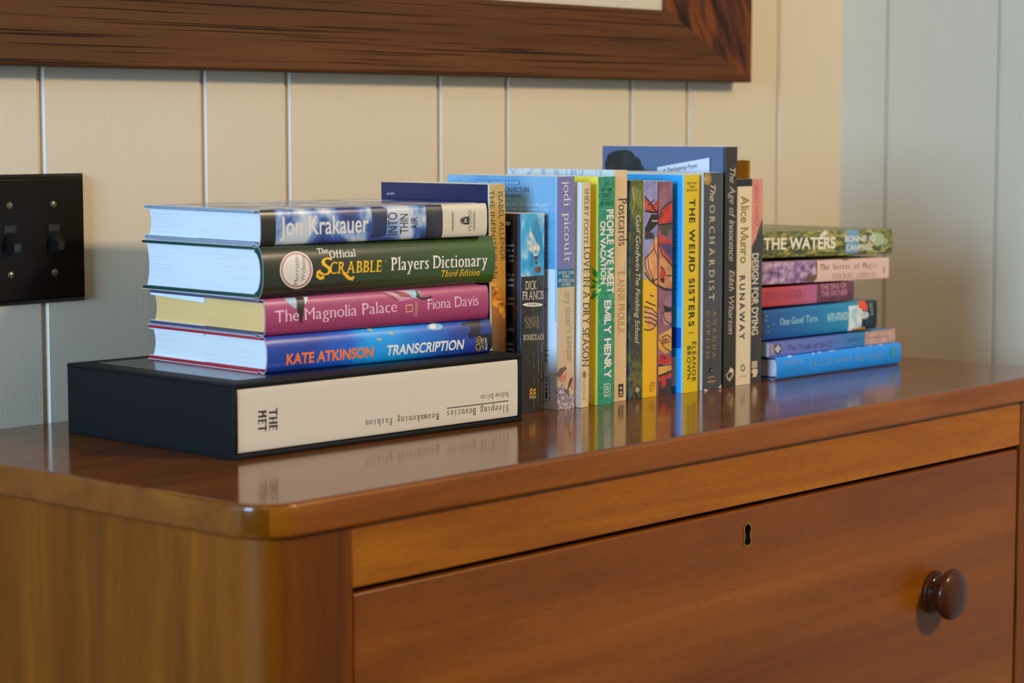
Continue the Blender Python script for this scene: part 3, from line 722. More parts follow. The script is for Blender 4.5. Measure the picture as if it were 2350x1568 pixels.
# ================================================================== the upright row
def row(label, X, T, H, Y, D=0.137, lean=0.0, yaw=0.0, sheet=None, leaves=None, **kw):
    return Book(label, H, T, D, (X, Y, 0.0002), yaw, True, math.radians(lean), sheet=sheet, leaves=leaves or PAGES_CREAM, group=G_M, **kw)
def V(x, y): return (x, y)
def gold_fire():
    H = 0.2112
    m = along('printed_gold_and_fire', [(0.0, '#c9b070'), (0.20, '#cfa84c'), (0.42, '#d49a34'), (0.50, '#c27a1c'), (0.60, '#8a5a20'), (0.75, '#3d3220'), (1.0, '#332c1e')], -H, 0, 0.35, 0.12, (90, 90, 40), 0.4)
    b = row('paperback with a gold spine fading to fire, first upright book against the left stack', 0.3428, 0.0228, H, -0.262, lean=-1.0, sheet=m, D=0.138)
    h = b.half(); b.patch(0, b.acc[0], H, -h+0.0003, solid('#14204a', 0.35, 0.4)); b.patch(0, -h, H, -h+0.0024, solid('#c8d2cc', 0.35))
    f = noisy('printed_flames', [(0.35, '#5a3c18'), (0.48, '#d8861c'), (0.6, '#f2b03c')], (220, 220, 90), 0.4)
    b.poly([(1126, 650), (1140, 652), (1152, 690), (1160, 720), (1158, 735), (1144, 712), (1130, 700)], f)
    b.text('ISABEL ALLENDE', (1142.5, 441), (1149.5, 599), (11, 0), '#4a3c1c', bold=-0.004)
    b.text('THE INFINITE PLAN', (1122.5, 437), (1131.5, 640), (11, 0), '#4a3c1c', bold=-0.004)
    b.text('FICTION', (888, 447), (905, 446.5), (0, -4), '#d8dce4', side='left', bold=0.01); b.done()
gold_fire()
def black_omnibus():
    H = 0.184
    m = noisy('printed_worn_black', [(0.3, '#15130d'), (0.62, '#29251a'), (0.72, '#5a5034')], (240, 420, 420), 0.4, 0.3, 6)
    b = row('short thick black paperback with a blue sky picture and a creased spine beside the slipcase', 0.3672, 0.0325, H, -0.277, D=0.11, lean=0.25, sheet=m, b=0.0016, n=4.0)
    h = b.half(); top = b.ucut((1220, 634))
    sky = noisy('printed_sky', [(0.38, '#0f86c4'), (0.52, '#3fb0e0'), (0.62, '#a9d4e4'), (0.72, '#f0ead8')], (30, 45, 45), 0.35, 0.4, 5, 0.6)
    b.patch(0, -h, top, h, sky)
    b.poly([(1217, 520), (1221, 536), (1229, 552), (1240, 570), (1236, 584), (1228, 592), (1222, 580), (1212, 574), (1203, 580), (1209, 562), (1214, 546)], noisy('printed_spray', [(0.42, '#6ab8d8'), (0.58, '#e8e0cc')], (160, 110, 110), 0.4))
    b.poly([(1230, 500), (1244, 540), (1246, 590), (1236, 560), (1226, 520)], solid('#2a94cc', 0.4))
    b.oval((1230, 592), 4, 4.5, solid('#5a3c20', 0.4)); b.oval((1231, 603), 3, 3.5, solid('#5a3c20', 0.4)); b.oval((1235, 619), 7, 7.5, solid('#6a4826', 0.4))
    cr = solid('#9a8a5c', 0.6)
    for x in (1222, 1232, 1239):
        y = 500.0
        while y < 930:
            q = y + random.uniform(14, 46); b.line([(x+random.uniform(-.6, .6)+(y-500)*0.008, y), (x+random.uniform(-.6, .6)+(y-500)*0.008, min(q, 935))], random.uniform(0.5, 1.3), cr); y = q + random.uniform(3, 16)
    cw = '#e9dfcd'
    b.text('DICK', (1205, 665.5), (1231, 664), (0, -20), cw, serif=0.06); b.text('FRANCIS', (1198, 688.5), (1247, 686.5), (0, -19.5), cw, serif=0.06)
    b.oval((1222, 699.5), 23, 4.6, solid(cw, 0.4)); b.text('OMNIBUS', (1210, 701.6), (1236, 700.8), (0, -4), '#3a3428', bold=0.01)
    b.text('KNOCK', (1203, 741), (1238, 739.6), (0, -13), '#a8977a', serif=0.05); b.text('DOWN', (1206, 753.5), (1237, 752.3), (0, -12), '#a8977a', serif=0.05)
    b.text('BONECRACK', (1200, 781.5), (1248, 779.5), (0, -13), '#e3d4bc', serif=0.06)
    ye = solid('#f2a81c', 0.4)
    for dx in (0, 7.5):
        for yy in (891, 899): b.poly([(1214+dx, yy+9), (1217+dx, yy+1), (1220+dx, yy), (1222+dx, yy+8), (1220+dx, yy+5), (1217+dx, yy+7)], ye)
    b.text('PAN', (1214.5, 916), (1229, 914.6), (0, -7.5), '#d8cbb0', bold=0.01)
    dk = solid('#0d1418', 0.3, 0.5); b.patch(0, b.acc[0], H, -h+0.0004, dk); b.patch(0, -h-0.0035, H, -h-0.0008, solid('#1c4a66', 0.25, 0.6))
    for t, y in (('smash', 566), ('which is', 577.5), ('when', 590), ('of old-', 601.5), ('team, a', 633), ('implacable', 645), ('to even', 657.5), ('but just', 688), ('suddenly', 700), ('rapidly', 759), ('troubles,', 792), ('evening', 804)):
        b.text(t, (1180-len(t)*3.5, y), (1180, y), (0, -6.6), '#cfd2d0', side='left', serif=0.03)
    b.oval((1164, 513), 8, 5, solid('#c8d0d4', 0.4), side='left'); b.done()
black_omnibus()
def lavender():
    H = 0.2175
    b = row('paperback with a lavender top and beige lower spine, second upright from the slipcase', 0.4072, 0.0245, H, -0.2865, D=0.14, sheet=solid('#cdb896', 0.4, 0.2), leaves=PAGES_WHITE)
    h = b.half(); ua, ub = b.ucut((1297, 617)), b.ucut((1297, 659))
    b.patch(0, -h, ua, h, solid('#7477ae', 0.4, 0.2)); b.patch(ua, -h, ub, h, solid('#1c6d94', 0.4, 0.2))
    ul = b.us((1262, 618), 'left')[0]
    b.patch(0, b.acc[0], ul, -h, noisy('printed_pale_sky', [(0.3, '#5c98c4'), (0.6, '#84b8d6')], (12, 12, 12), 0.35, 0.3, 3))
    b.patch(ul, b.acc[0], H, -h, along('printed_haze', [(0.0, '#f2f0e6'), (0.35, '#f0f2f0'), (1.0, '#eef2f2')], -H, -ul, 0.35, 0.1, (10, 10, 10)))
    b.patch(0, -h-0.0022, H*0.62, -h-0.0006, solid('#9fc6dc', 0.3))
    tx = '#dfe6ea'; dk = '#1c2630'
    b.poly([(1093, 413), (1193, 413.5), (1193, 424), (1093, 423)], solid('#2a86b8', 0.4), side='left')
    b.text('FEATURING A WSP READERS CLUB GUIDE', (1096, 422), (1190, 422.6), (0, -6.6), tx, side='left')
    b.text('FICTION', (1034, 416), (1060, 416), (0, -4), '#2f5f80', side='left', space=1.4)
    b.text('NOW A MAJOR MOTION PICTURE', (1066, 441), (1215, 441.5), (0, -11), dk, side='left'); b.text('from the director of The Notebook', (1052, 452), (1197, 452.5), (0, -9), dk, side='left', shear=0.2)
    for t, y, x1 in (('At age thirteen, she has undergone', 473, 1259), ('so that her older sister, Kate,', 484, 1259), ('can fight the', 496, 1258), ('until one', 508.5, 1258), ('and only', 534, 1258), ('to her sister', 545.5, 1258), ('with a', 557, 1258), ('decides', 567, 1259), ('medical', 578, 1258), ('about that', 590.5, 1258)):
        b.text(t, (x1-len(t)*3.7, y-0.5), (x1, y), (0, -7.5), tx, side='left', serif=0.03)
    for t, y, x1 in (('(New York)', 667, 1259), ('the', 702, 1253), ('a new', 807, 1260), ('between', 818.5, 1260), ('children.', 830, 1260)): b.text(t, (x1-len(t)*3.7, y), (x1, y), (0, -7), dk, side='left', shear=0.1)
    b.line([(1240, 867), (1261, 866), (1261, 920), (1240, 921)], 1.6, solid('#4a4a44'), side='left')
    for y, q in ((873, 4), (883, 4), (893, 6), (908, 16)): b.line([(1254, y-q/2), (1254, y+q/2)], 5, solid('#3a3a38'), side='left')
    b.text('jodi picoult', (1293, 416), (1295, 602), (16, 0), '#e3dfe8', serif=0.06)
    for i, t in enumerate(('#1 NEW YORK', 'TIMES', 'BESTSELLING', 'AUTHOR')):
        wd = len(t)*1.75; b.text(t, (1298.5-wd, 629.5+i*9.1), (1298.5+wd, 628.7+i*9.1), (0, -7.2), '#dfe6e6', serif=0.05, bold=0.008)
    b.text("my sister's keeper", (1297, 671), (1302, 831), (13, 0), '#b59f80', serif=0.05)
    fl = noisy('printed_lilac_flowers', [(0.38, '#6c5f78'), (0.5, '#9a8fa4'), (0.6, '#d9c8c0')], (330, 330, 330), 0.4)
    b.poly([(1277, 890), (1290, 882), (1298, 888), (1306, 905), (1318, 908), (1325, 916), (1325, 936), (1277, 941)], fl)
    sk = noisy('printed_faces', [(0.4, '#c87a72'), (0.6, '#e3b09e')], (150, 150, 150), 0.4)
    b.poly([(1279, 868), (1288, 858), (1299, 848), (1300, 862), (1297, 876), (1288, 877)], sk); b.poly([(1277, 858), (1284, 846), (1296, 841), (1301, 846), (1292, 856), (1282, 868)], solid('#7a5a58', 0.4))
    b.poly([(1306, 880), (1310, 868), (1320, 866), (1325, 876), (1322, 890), (1313, 894)], solid('#d58a90', 0.4)); b.poly([(1304, 884), (1308, 869), (1314, 866), (1310, 880), (1302, 898)], solid('#5c3a40', 0.4))
    b.text('W', (1295.5, 909.5), (1306.5, 908.3), (0, -13.5), '#17151c', serif=0.08, bold=0.02)
    for y in (914, 918): b.line([(1294, y), (1310, y-1.2)], 2.4, solid('#8a83a0'))
    b.done()
lavender()
def cream_thin():
    H = 0.2118
    b = row('thin cream paperback with dark title, between the lavender and the yellow sided books', 0.4352, 0.0118, H, -0.2915, lean=0.55, sheet=solid('#dcc79a', 0.4, 0.2))
    h = b.half(); b.patch(0, b.acc[0], H, -h-0.0004, solid('#f0ece2', 0.4))
    b.text('SHELBY FOOTE', (1342, 433), (1339.5, 560), (10, 0), '#3a3422', serif=0.05); b.text('LOVE IN A DRY SEASON', (1340, 566), (1335.5, 843), (14, 0), '#3f3a24', serif=0.05, bold=0.008)
    b.oval((1341, 860), 4.4, 8.3, solid('#6a6238', 0.4)); b.oval((1341, 860), 3.2, 6.3, solid('#a89a60', 0.4), hole=0.6)
    b.text('VINTAGE', (1337.5, 872), (1336.5, 918), (5.5, 0), '#4a4228', serif=0.04, space=1.7); b.done()
cream_thin()
def green_leafy():
    H = 0.2166
    tq = noisy('printed_fronds', [(0.46, '#1d8a68'), (0.50, '#55b08c'), (0.54, '#1d8a68')], (90, 60, 60), 0.4, 0.2, 2, 2.5)
    b = row('teal green paperback with white lettering and bright yellow back, middle of the row', 0.4608, 0.0243, H, -0.2915, sheet=tq)
    h = b.half(); b.patch(0, b.acc[0], H, -h, solid('#ffee48', 0.4, 0.2))
    g1, g2 = solid('#3cb04a', 0.4), solid('#9ae07c', 0.4)
    for pts in ([(1353, 609), (1362, 616), (1374, 632), (1374, 642), (1362, 634)], [(1352, 632), (1362, 640), (1374, 652), (1374, 656), (1360, 648)], [(1374, 655), (1362, 652), (1352, 662), (1364, 662)], [(1374, 662), (1362, 668), (1353, 690), (1362, 686), (1374, 672)], [(1374, 668), (1366, 690), (1372, 684)]):
        b.poly(pts, g1, side='left'); q = [((a+pts[0][0])/2, (c+pts[0][1])/2) for a, c in pts]; b.poly(q, g2, side='left')
    b.poly([(1350, 845), (1355.5, 844), (1355.5, 917), (1350, 918)], solid('#eef2f4', 0.4), side='left')
    for i, (t, w_) in enumerate((('#1', 4.5), ('NEW YORK', 12.5), ('TIMES', 9), ('BESTSELLER', 15))):
        y = (426.5, 440, 454.5, 471)[i]; b.text(t, (1392.5-w_, y), (1392.5+w_, y-0.8), (0, -8), '#123826', shear=0.15)
    b.line([(1378, 444.5), (1406, 443)], 1.2, solid('#123826')); b.line([(1384, 458), (1400, 457.4)], 1.2, solid('#123826'))
    b.text('PEOPLE WE MEET', (1392.5, 481), (1393.5, 674), (14.5, 0), '#efe4da', bold=0.034); b.text('ON VACATION', (1377.5, 508), (1379, 653), (11.5, 0), '#efe4da', bold=0.034)
    b.text('EMILY HENRY', (1387, 690), (1387, 870), (14.5, 0), '#efe4da', bold=0.034)
    wl = solid('#cfe0cc', 0.4); b.line([(1386, 882), (1400, 881), (1400, 906), (1386, 907.5), (1386, 881.5)], 2.4, wl); b.text('B', (1389, 902.5), (1397.5, 901.8), (0, -16), wl, bold=0.0); b.text('BERKLEY', (1386, 913), (1400.5, 911.8), (0, -4), wl)
    b.done()
green_leafy()
def cream_tall():
    H = 0.2222
    m = noisy('printed_old_map', [(0.40, '#ddc193'), (0.62, '#e0c79c'), (0.68, '#b9b2b0'), (0.72, '#dcc296')], (22, 30, 30), 0.45, 0.0, 3, 0.8)
    b = row('cream paperback with black and ochre lettering, right of the teal green one', 0.4911, 0.0186, H, -0.2865, D=0.139, sheet=m)
    h = b.half(); b.patch(0, b.acc[0], H, -h-0.0004, noisy('printed_map_back', [(0.5, '#dedcd2'), (0.58, '#9fb2c4'), (0.62, '#dedcd2')], (30, 60, 60), 0.45, 0.0, 3, 1.0))
    b.text('Postcards', (1419, 455), (1419.5, 565), (19.5, 0), '#252a1e', serif=0.05, bold=0.006); b.text('E. ANNIE PROULX', (1418, 624), (1418, 766), (15.5, 0), '#96702c', serif=0.04)
    k = solid('#2c281e', 0.4); b.poly([(1419, 882), (1430.5, 881), (1430.5, 911), (1419, 912)], k)
    pl = solid('#d8c29a', 0.4); b.poly([(1421, 893), (1425, 886), (1429, 892.5)], pl); b.poly([(1421, 903), (1425, 896), (1429, 902.5)], pl); b.line([(1421, 907), (1429, 906.4)], 3, pl); b.done()
cream_tall()
def olive_thin():
    H = 0.2122
    m = along('printed_garden', [(0.0, '#4c5a1c'), (0.1, '#6a7424'), (0.25, '#3a3c1c'), (0.5, '#3a3626'), (0.8, '#3c3a2c'), (0.9, '#6c6c3a'), (1.0, '#2c2c24')], -H, 0, 0.35, 0.5, (160, 200, 200), 0.3)
    b = row('dark olive paperback with white script title, between the cream and the yellow spines', 0.5148, 0.0190, H, -0.2865, sheet=m)
    h = b.half(); b.patch(0, b.acc[0], H, -h+0.0008, noisy('printed_blue_garden', [(0.35, '#1d3a30'), (0.5, '#4a6c8a'), (0.62, '#7aa060')], (60, 60, 60), 0.25, 0.6))
    st = solid('#c9c088', 0.4)
    for i in range(8): b.line([(1450+i*2.8, 425+i*1.5), (1453+i*2.8, 455+i*4)], 0.9, st)
    b.line([(1451, 430), (1456, 470), (1451, 490)], 3, solid('#b8b040', 0.4))
    b.text('Gail Godwin', (1460, 494), (1458.5, 622), (10, 0), '#d8d2c0', shear=0.28); b.text('The Finishing School', (1459, 628), (1457, 789), (10, 0), '#d8d2c0', shear=0.28)
    b.oval((1462.5, 895), 4.3, 5.2, solid('#c8c4b0', 0.4)); b.oval((1462.5, 895), 2.6, 3.2, solid('#4a4628', 0.4), hole=0.5); b.done()
olive_thin()
K = '#241c1c'
def yellow_art():
    H = 0.2110
    b = row('paperback with a painted spine, lavender above and plain yellow below', 0.5343, 0.0212, H, -0.2880, sheet=solid('#eab308', 0.4, 0.3))
    h = b.half(); k = solid(K, 0.45)
    b.patch(0, -h, b.ucut((1493, 640)), h, noisy('painted_lavender', [(0.35, '#7f80b8'), (0.65, '#a09ac8')], (60, 90, 90), 0.45))
    red = noisy('painted_red', [(0.35, '#a8361c'), (0.65, '#d0522c')], (120, 120, 120), 0.45); fl = noisy('painted_flesh', [(0.35, '#d08a54'), (0.65, '#e6ac78')], (90, 90, 90), 0.45)
    b.poly([(1478, 452), (1490, 462), (1500, 470), (1511, 455), (1511, 492), (1496, 490), (1480, 480)], red); b.line([(1478, 451), (1494, 468), (1508, 490)], 4, k); b.line([(1478, 484), (1500, 488), (1511, 484)], 5, k); b.line([(1486, 472), (1502, 458)], 3, k)
    b.poly([(1494, 492), (1511, 492), (1511, 512), (1480, 545), (1478, 525)], k); b.line([(1496, 507), (1510, 507)], 3, solid('#d8c8b0'))
    b.poly([(1478, 530), (1500, 535), (1502, 548), (1478, 550)], solid('#3a3034', 0.45))
    b.poly([(1498, 556), (1504, 545), (1511, 545), (1511, 655), (1498, 650), (1484, 636), (1478, 622), (1478, 592), (1488, 586)], fl)
    b.line([(1502, 548), (1500, 566), (1508, 590), (1511, 606)], 3, k); b.line([(1478, 594), (1488, 586), (1500, 572)], 3, k)
    for d in (0, 7): b.line([(1480+d, 594), (1482+d, 616), (1490+d, 634), (1502, 648)], 2.6, k)
    b.line([(1478, 625), (1490, 642), (1511, 658)], 4, k); b.line([(1496, 645), (1509, 640)], 3, k)
    b.poly([(1480, 705), (1490, 706), (1508, 716), (1509, 735), (1500, 752), (1492, 755), (1480, 740)], fl)
    for pts in ([(1478, 716), (1495, 720), (1508, 728)], [(1478, 728), (1494, 730), (1507, 738)], [(1480, 738), (1496, 742), (1506, 748)], [(1478, 704), (1494, 708), (1508, 722), (1508, 738), (1500, 754), (1490, 758), (1478, 756)], [(1482, 692), (1494, 698), (1505, 702)], [(1492, 678), (1500, 680)]): b.line(pts, 3, k)
    for pts in ([(1491, 882), (1494, 878), (1500, 878), (1502, 886), (1498, 897), (1493, 900), (1490, 893), (1491, 884)], [(1496, 878), (1495, 898)], [(1491, 886), (1502, 884)], [(1498, 880), (1504, 879)]): b.line(pts, 1.4, solid('#7a5810', 0.5))
    b.done()
yellow_art()
def red_hat_art():
    H = 0.2104
    b = row('paperback with a painted spine of a woman in a red hat', 0.5569, 0.0222, H, -0.2878, sheet=noisy('painted_mauve', [(0.35, '#7c5064'), (0.65, '#9c6a78')], (60, 90, 90), 0.45))
    k = solid(K, 0.45); red = noisy('painted_red_hat', [(0.35, '#a8281c'), (0.65, '#d0442c')], (120, 120, 120), 0.45); fl = noisy('painted_tan', [(0.35, '#b87644'), (0.65, '#d69a64')], (90, 90, 90), 0.45)
    gn = solid('#4a4a30', 0.45); yl = noisy('painted_ochre', [(0.35, '#c89434'), (0.65, '#dcae4c')], (90, 90, 90), 0.45)
    b.poly([(1512, 500), (1520, 482), (1532, 470), (1545, 464), (1545, 512), (1512, 515)], red); b.line([(1511, 502), (1520, 480), (1532, 468), (1545, 462)], 4, k)
    b.poly([(1512, 516), (1545, 512), (1545, 530), (1536, 526), (1530, 542), (1518, 540)], gn); b.line([(1512, 516), (1545, 512)], 4, k)
    b.poly([(1512, 530), (1520, 545), (1540, 552), (1545, 558), (1545, 610), (1532, 600), (1520, 580), (1512, 560)], red)
    b.poly([(1514, 558), (1540, 560), (1545, 575), (1545, 600), (1530, 585)], noisy('painted_violet', [(0.35, '#3c2c5c'), (0.65, '#5c487c')], (200, 200, 200), 0.45))
    b.poly([(1511, 558), (1526, 590), (1545, 612), (1545, 660), (1511, 660)], fl); b.line([(1511, 560), (1520, 585), (1545, 612)], 4, k)
    b.poly([(1516, 612), (1522, 616), (1526, 632), (1524, 650), (1514, 648)], red); b.line([(1514, 612), (1522, 616), (1528, 634)], 3, k); b.line([(1530, 634), (1545, 632)], 3, k)
    b.line([(1511, 656), (1525, 664), (1545, 666)], 5, k); b.poly([(1514, 640), (1525, 638), (1524, 652)], k)
    b.poly([(1520, 720), (1536, 712), (1544, 730), (1535, 748), (1522, 744)], solid('#c08078', 0.45)); b.line([(1520, 715), (1526, 735), (1545, 748)], 3, k); b.poly([(1522, 700), (1536, 706), (1545, 704), (1545, 714), (1526, 718)], k)
    b.poly([(1511, 770), (1545, 752), (1545, 806), (1526, 812), (1511, 800)], yl); b.poly([(1518, 775), (1530, 765), (1541, 778), (1532, 790), (1520, 786)], fl)
    for pts in ([(1518, 776), (1530, 768), (1540, 776)], [(1518, 782), (1532, 778)], [(1520, 788), (1534, 784)], [(1512, 778), (1526, 800), (1544, 808)]): b.line(pts, 2.6, k)
    b.poly([(1511, 818), (1520, 812), (1544, 820), (1542, 835), (1511, 836)], red); b.line([(1511, 838), (1528, 842), (1543, 838)], 5, k); b.oval((1525, 822), 3, 3, k)
    b.poly([(1511, 842), (1542, 838), (1542, 850), (1511, 862)], yl); b.line([(1511, 864), (1542, 851)], 5, k); b.poly([(1511, 866), (1542, 854), (1542, 864), (1511, 874)], red)
    b.poly([(1511, 876), (1542, 866), (1542, 904), (1511, 909)], noisy('painted_dark_ground', [(0.35, '#241c24'), (0.6, '#4a3438')], (260, 260, 260), 0.45))
    b.poly([(1517, 876), (1526, 870), (1530, 878), (1522, 892), (1516, 884)], red); b.done()
red_hat_art()
def yellow_sisters():
    H = 0.2162
    b = row('bright yellow spined paperback with bold black title and cyan back', 0.5898, 0.0240, H, -0.2942, sheet=solid('#dcc000', 0.4, 0.2), leaves=PAGES_WHITE)
    h = b.half(); b.patch(0, b.acc[0], H, -h, solid('#2cb4f8', 0.35, 0.3)); b.patch(0, -h-0.0020, H, -h-0.0002, solid('#a9dff2', 0.35))
    u1, u2, u3, u4 = (b.us((1558, y), 'left')[0] for y in (705, 752, 800, 830))
    b.patch(u1, b.acc[0], u2, -h-0.0022, solid('#4cc0f0', 0.35)); b.patch(u2, b.acc[0], u3, -h-0.0022, solid('#0a5cc0', 0.35))
    b.poly([(1541, 820), (1551, 819), (1551, 885), (1541, 886)], solid('#e4eef4', 0.4), side='left')
    for y in (527, 541, 555, 569, 611, 624, 637, 650, 663): b.line([(1545, y), (1556, y)], 1.6, solid('#1c4a80', 0.4), side='left')
    k = '#1c1b10'
    for i, (t, w_) in enumerate((('NEW YORK', 11), ('TIMES', 7), ('BESTSELLER', 12))): b.text(t, (1588-w_, 423.5+i*8), (1588+w_, 422.7+i*8), (0, -5), k, bold=0.004)
    b.text('THE WEI\u042fD SISTERS', (1582.5, 457), (1580.5, 750), (12.5, 0), k, bold=0.026, space=1.25)
    b.text('PUTNAM', (1579, 766.5), (1593, 765.8), (0, -4), '#5a5210')
    b.text('ELEANOR', (1588.5, 785), (1587.5, 877), (9, 0), k, bold=0.016, space=1.2); b.text('BROWN', (1577, 795), (1576.5, 871), (8.5, 0), k, bold=0.016, space=1.2); b.done()
yellow_sisters()
def slate():
    H = 0.2178
    b = row('slate grey paperback with a gold sticker at the top corner and worn lower corners', 0.6188, 0.0322, H, -0.2965, sheet=noisy('printed_slate', [(0.3, '#3c3d42'), (0.7, '#46474b')], (30, 30, 30), 0.4, 0.3), b=0.0016, n=4.5)
    h = b.half(); b.patch(0, b.acc[0], H, -h+0.0002, solid('#dcd4bc', 0.45))
    b.oval((1623, 411), 9.5, 14, solid('#a8843a', 0.35)); b.text('R.S.', (1616, 415), (1626, 414.4), (0, -7), '#e4d8b8', bold=0.01)
    cw = '#d9cba8'; gd = '#a8853c'
    b.text('The', (1630, 424), (1629, 462), (12, 0), cw, shear=0.35); b.text('ORCHARDIST', (1628.5, 471), (1627, 690), (12, 0), cw, serif=0.06, space=1.6)
    b.text('AMANDA', (1636, 714), (1634, 822), (8.5, 0), gd, serif=0.03, space=1.8); b.text('COPLIN', (1621.5, 714), (1620, 823), (8, 0), gd, serif=0.03, space=1.8)
    b.oval((1632, 850), 5, 6.5, solid('#17171a', 0.4)); b.oval((1633.5, 851), 1.6, 2.2, solid('#c8a84c', 0.4)); b.line([(1625, 867), (1640, 864)], 3, solid(gd, 0.4)); b.line([(1623, 877), (1642, 874.5)], 4, solid(gd, 0.4))
    wn = solid('#d8c8b0', 0.7); b.poly([(1614, 886), (1617, 898), (1626, 896.5), (1615, 892)], wn); b.poly([(1655, 882), (1655, 891), (1648, 890)], wn); b.done()
slate()
def dark_tall():
    H = 0.2432
    b = row('tallest upright book, nearly black spine with cream script and grey blue back', 0.6552, 0.0204, H, -0.2955, D=0.160, sheet=solid('#2a2721', 0.45, 0.1))
    h = b.half(); b.patch(0, b.acc[0], H, -h-0.0002, along('printed_evening_sky', [(0.0, '#566c8c'), (1.0, '#7ca0c6')], -H, 0, 0.4)); b.patch(0, -h-0.0022, H, -h+0.0006, solid('#26343e', 0.35))
    dk = noisy('printed_tree', [(0.42, '#141c1c'), (0.6, '#223036')], (90, 90, 90), 0.4)
    b.poly([(1390, 400), (1392, 362), (1402, 350), (1416, 345), (1434, 346), (1452, 354), (1462, 366), (1472, 380), (1476, 400)], dk, side='left'); [b.oval(c, rx, ry, dk, side='left') for c, rx, ry in (((1480, 398), 10, 8), ((1412, 368), 21, 20), ((1434, 364), 24, 20), ((1452, 376), 20, 18), ((1400, 378), 12, 16), ((1464, 390), 14, 14))]
    cw = '#cdbd9c'; b.text('The Age of Innocence', (1675, 385), (1672.5, 600), (13, 0), cw, shear=0.3, serif=0.02); b.text('Edith Wharton', (1673.5, 620), (1671.5, 768), (12, 0), cw, shear=0.3, serif=0.02)
    wl = solid('#d6c6a4', 0.4); b.line([(1666, 862), (1677, 850), (1683, 856), (1673, 872), (1666, 862)], 2.4, wl); b.poly([(1672, 852), (1677, 843), (1684, 850), (1680, 857)], wl); b.line([(1668, 866), (1674, 875), (1684, 858)], 2.4, wl); b.done()
dark_tall()
def cream_black_top():
    H = 0.2104
    b = row('cream paperback with a black band at the top and gold and navy lettering', 0.6772, 0.0258, H, -0.2945, sheet=solid('#ddcfae', 0.4, 0.2))
    b.band(0, b.ucut((1708, 428)), solid('#1b1813', 0.4))
    b.text('Alice Munro', (1700.5, 450), (1699, 605), (18, 0), '#8f7226', bold=0.018); b.text('RUNAWAY', (1697.5, 633), (1696.5, 781), (12, 0), '#262c42', bold=0.03, space=1.5)
    b.oval((1704.6, 845), 5.2, 8, solid('#4a4a52', 0.4), hole=0.6); b.text('vintage', (1696, 866.5), (1713, 864.2), (0, -5), '#8a7648', shear=0.35); b.done()
cream_black_top()
def salmon_slate():
    H = 0.2096
    b = row('paperback with a salmon pink top on dark slate, last upright book before the right stack', 0.7064, 0.0212, H, -0.2905, D=0.12, sheet=solid('#35363b', 0.4, 0.2))
    b.poly([(1723.5, 411), (1752.5, 411), (1752.3, 498), (1744, 515), (1734, 548), (1724, 566)], noisy('printed_salmon', [(0.35, '#d0857c'), (0.65, '#dc9a8c')], (20, 20, 20), 0.4))
    b.poly([(1752.3, 498), (1752, 516), (1742, 532), (1734, 556), (1724, 578), (1724, 566), (1734, 548), (1744, 515)], solid('#5c4148', 0.4)); b.poly([(1752, 560), (1752, 640), (1747, 600)], solid('#4a4460', 0.4))
    b.text('DENICE PATRICK', (1732, 427), (1732.5, 521), (9, 0), '#bb4c46', bold=0.006); b.text('DESIGN FOR DYING', (1726.5, 582), (1725, 770), (14, 0), '#ddd6c6', bold=0.02)
    wl = solid('#d8ccb8', 0.5)
    for y in (831, 835, 839, 843): b.line([(1725, y), (1738, y-1)], 3, wl)
    b.poly([(1726, 848), (1732, 845), (1739, 849), (1738, 856), (1735, 865), (1727, 866), (1728, 858), (1724, 855)], wl); b.done()
salmon_slate()
# loose papers tucked into the row
def loose():
    b = MB(); W = solid('#dfe3ee', 0.6); X = 0.6536
    q = [on_y(*p, 0) for p in ()]
    def on_x(x, y, X): d = ray(x, y); return CAM + d*((X-CAM.x)/d.x)
    pts = [on_x(1508, 384, X), on_x(1628, 362, X), on_x(1628, 405, X), on_x(1508, 420, X)]
    pts[2].z -= 0.06; pts[3].z -= 0.06
    b.add([(p.x, p.y, p.z) for p in pts] + [(p.x+0.0004, p.y, p.z) for p in pts], [(0, 1, 2, 3), (7, 6, 5, 4), (0, 4, 5, 1), (1, 5, 6, 2), (2, 6, 7, 3), (3, 7, 4, 0)], W)
    vs, fs = lettering('A Thanksgiving Prayer', shear=0.35)
    a, c = on_x(1521, 396.5, X-0.0002), on_x(1602, 383.5, X-0.0002); d = c-a; n = Vector((0, -d.z, d.y)).normalized()
    if n.z < 0: n = -n
    b.add([tuple(a+d*x+n*(0.0042*y)) for x, y in vs], fs, solid('#20242e', 0.5))
    o = b.build('note_card'); tag(o, 'white card with script writing tucked between the slate and the tallest book', 'card')
    m = MB(); y = solid('#d8921c', 0.6); X0, Y0 = 0.7044, -0.2900
    m.add([(X0+dx, Y0+dy, z) for dx in (0, 0.0004) for dy, z in ((0.0, ZT+0.150), (0.0, ZT+0.2290), (0.009, ZT+0.2296), (0.0220, ZT+0.2285), (0.0200, ZT+0.150))],
          [(0, 1, 2, 3, 4), (9, 8, 7, 6, 5), (0, 5, 6, 1), (1, 6, 7, 2), (2, 7, 8, 3), (3, 8, 9, 4), (4, 9, 5, 0)], y)
    o = m.build('bookmark'); tag(o, 'mustard yellow paper bookmark sticking up behind the tallest book', 'bookmark')
loose()

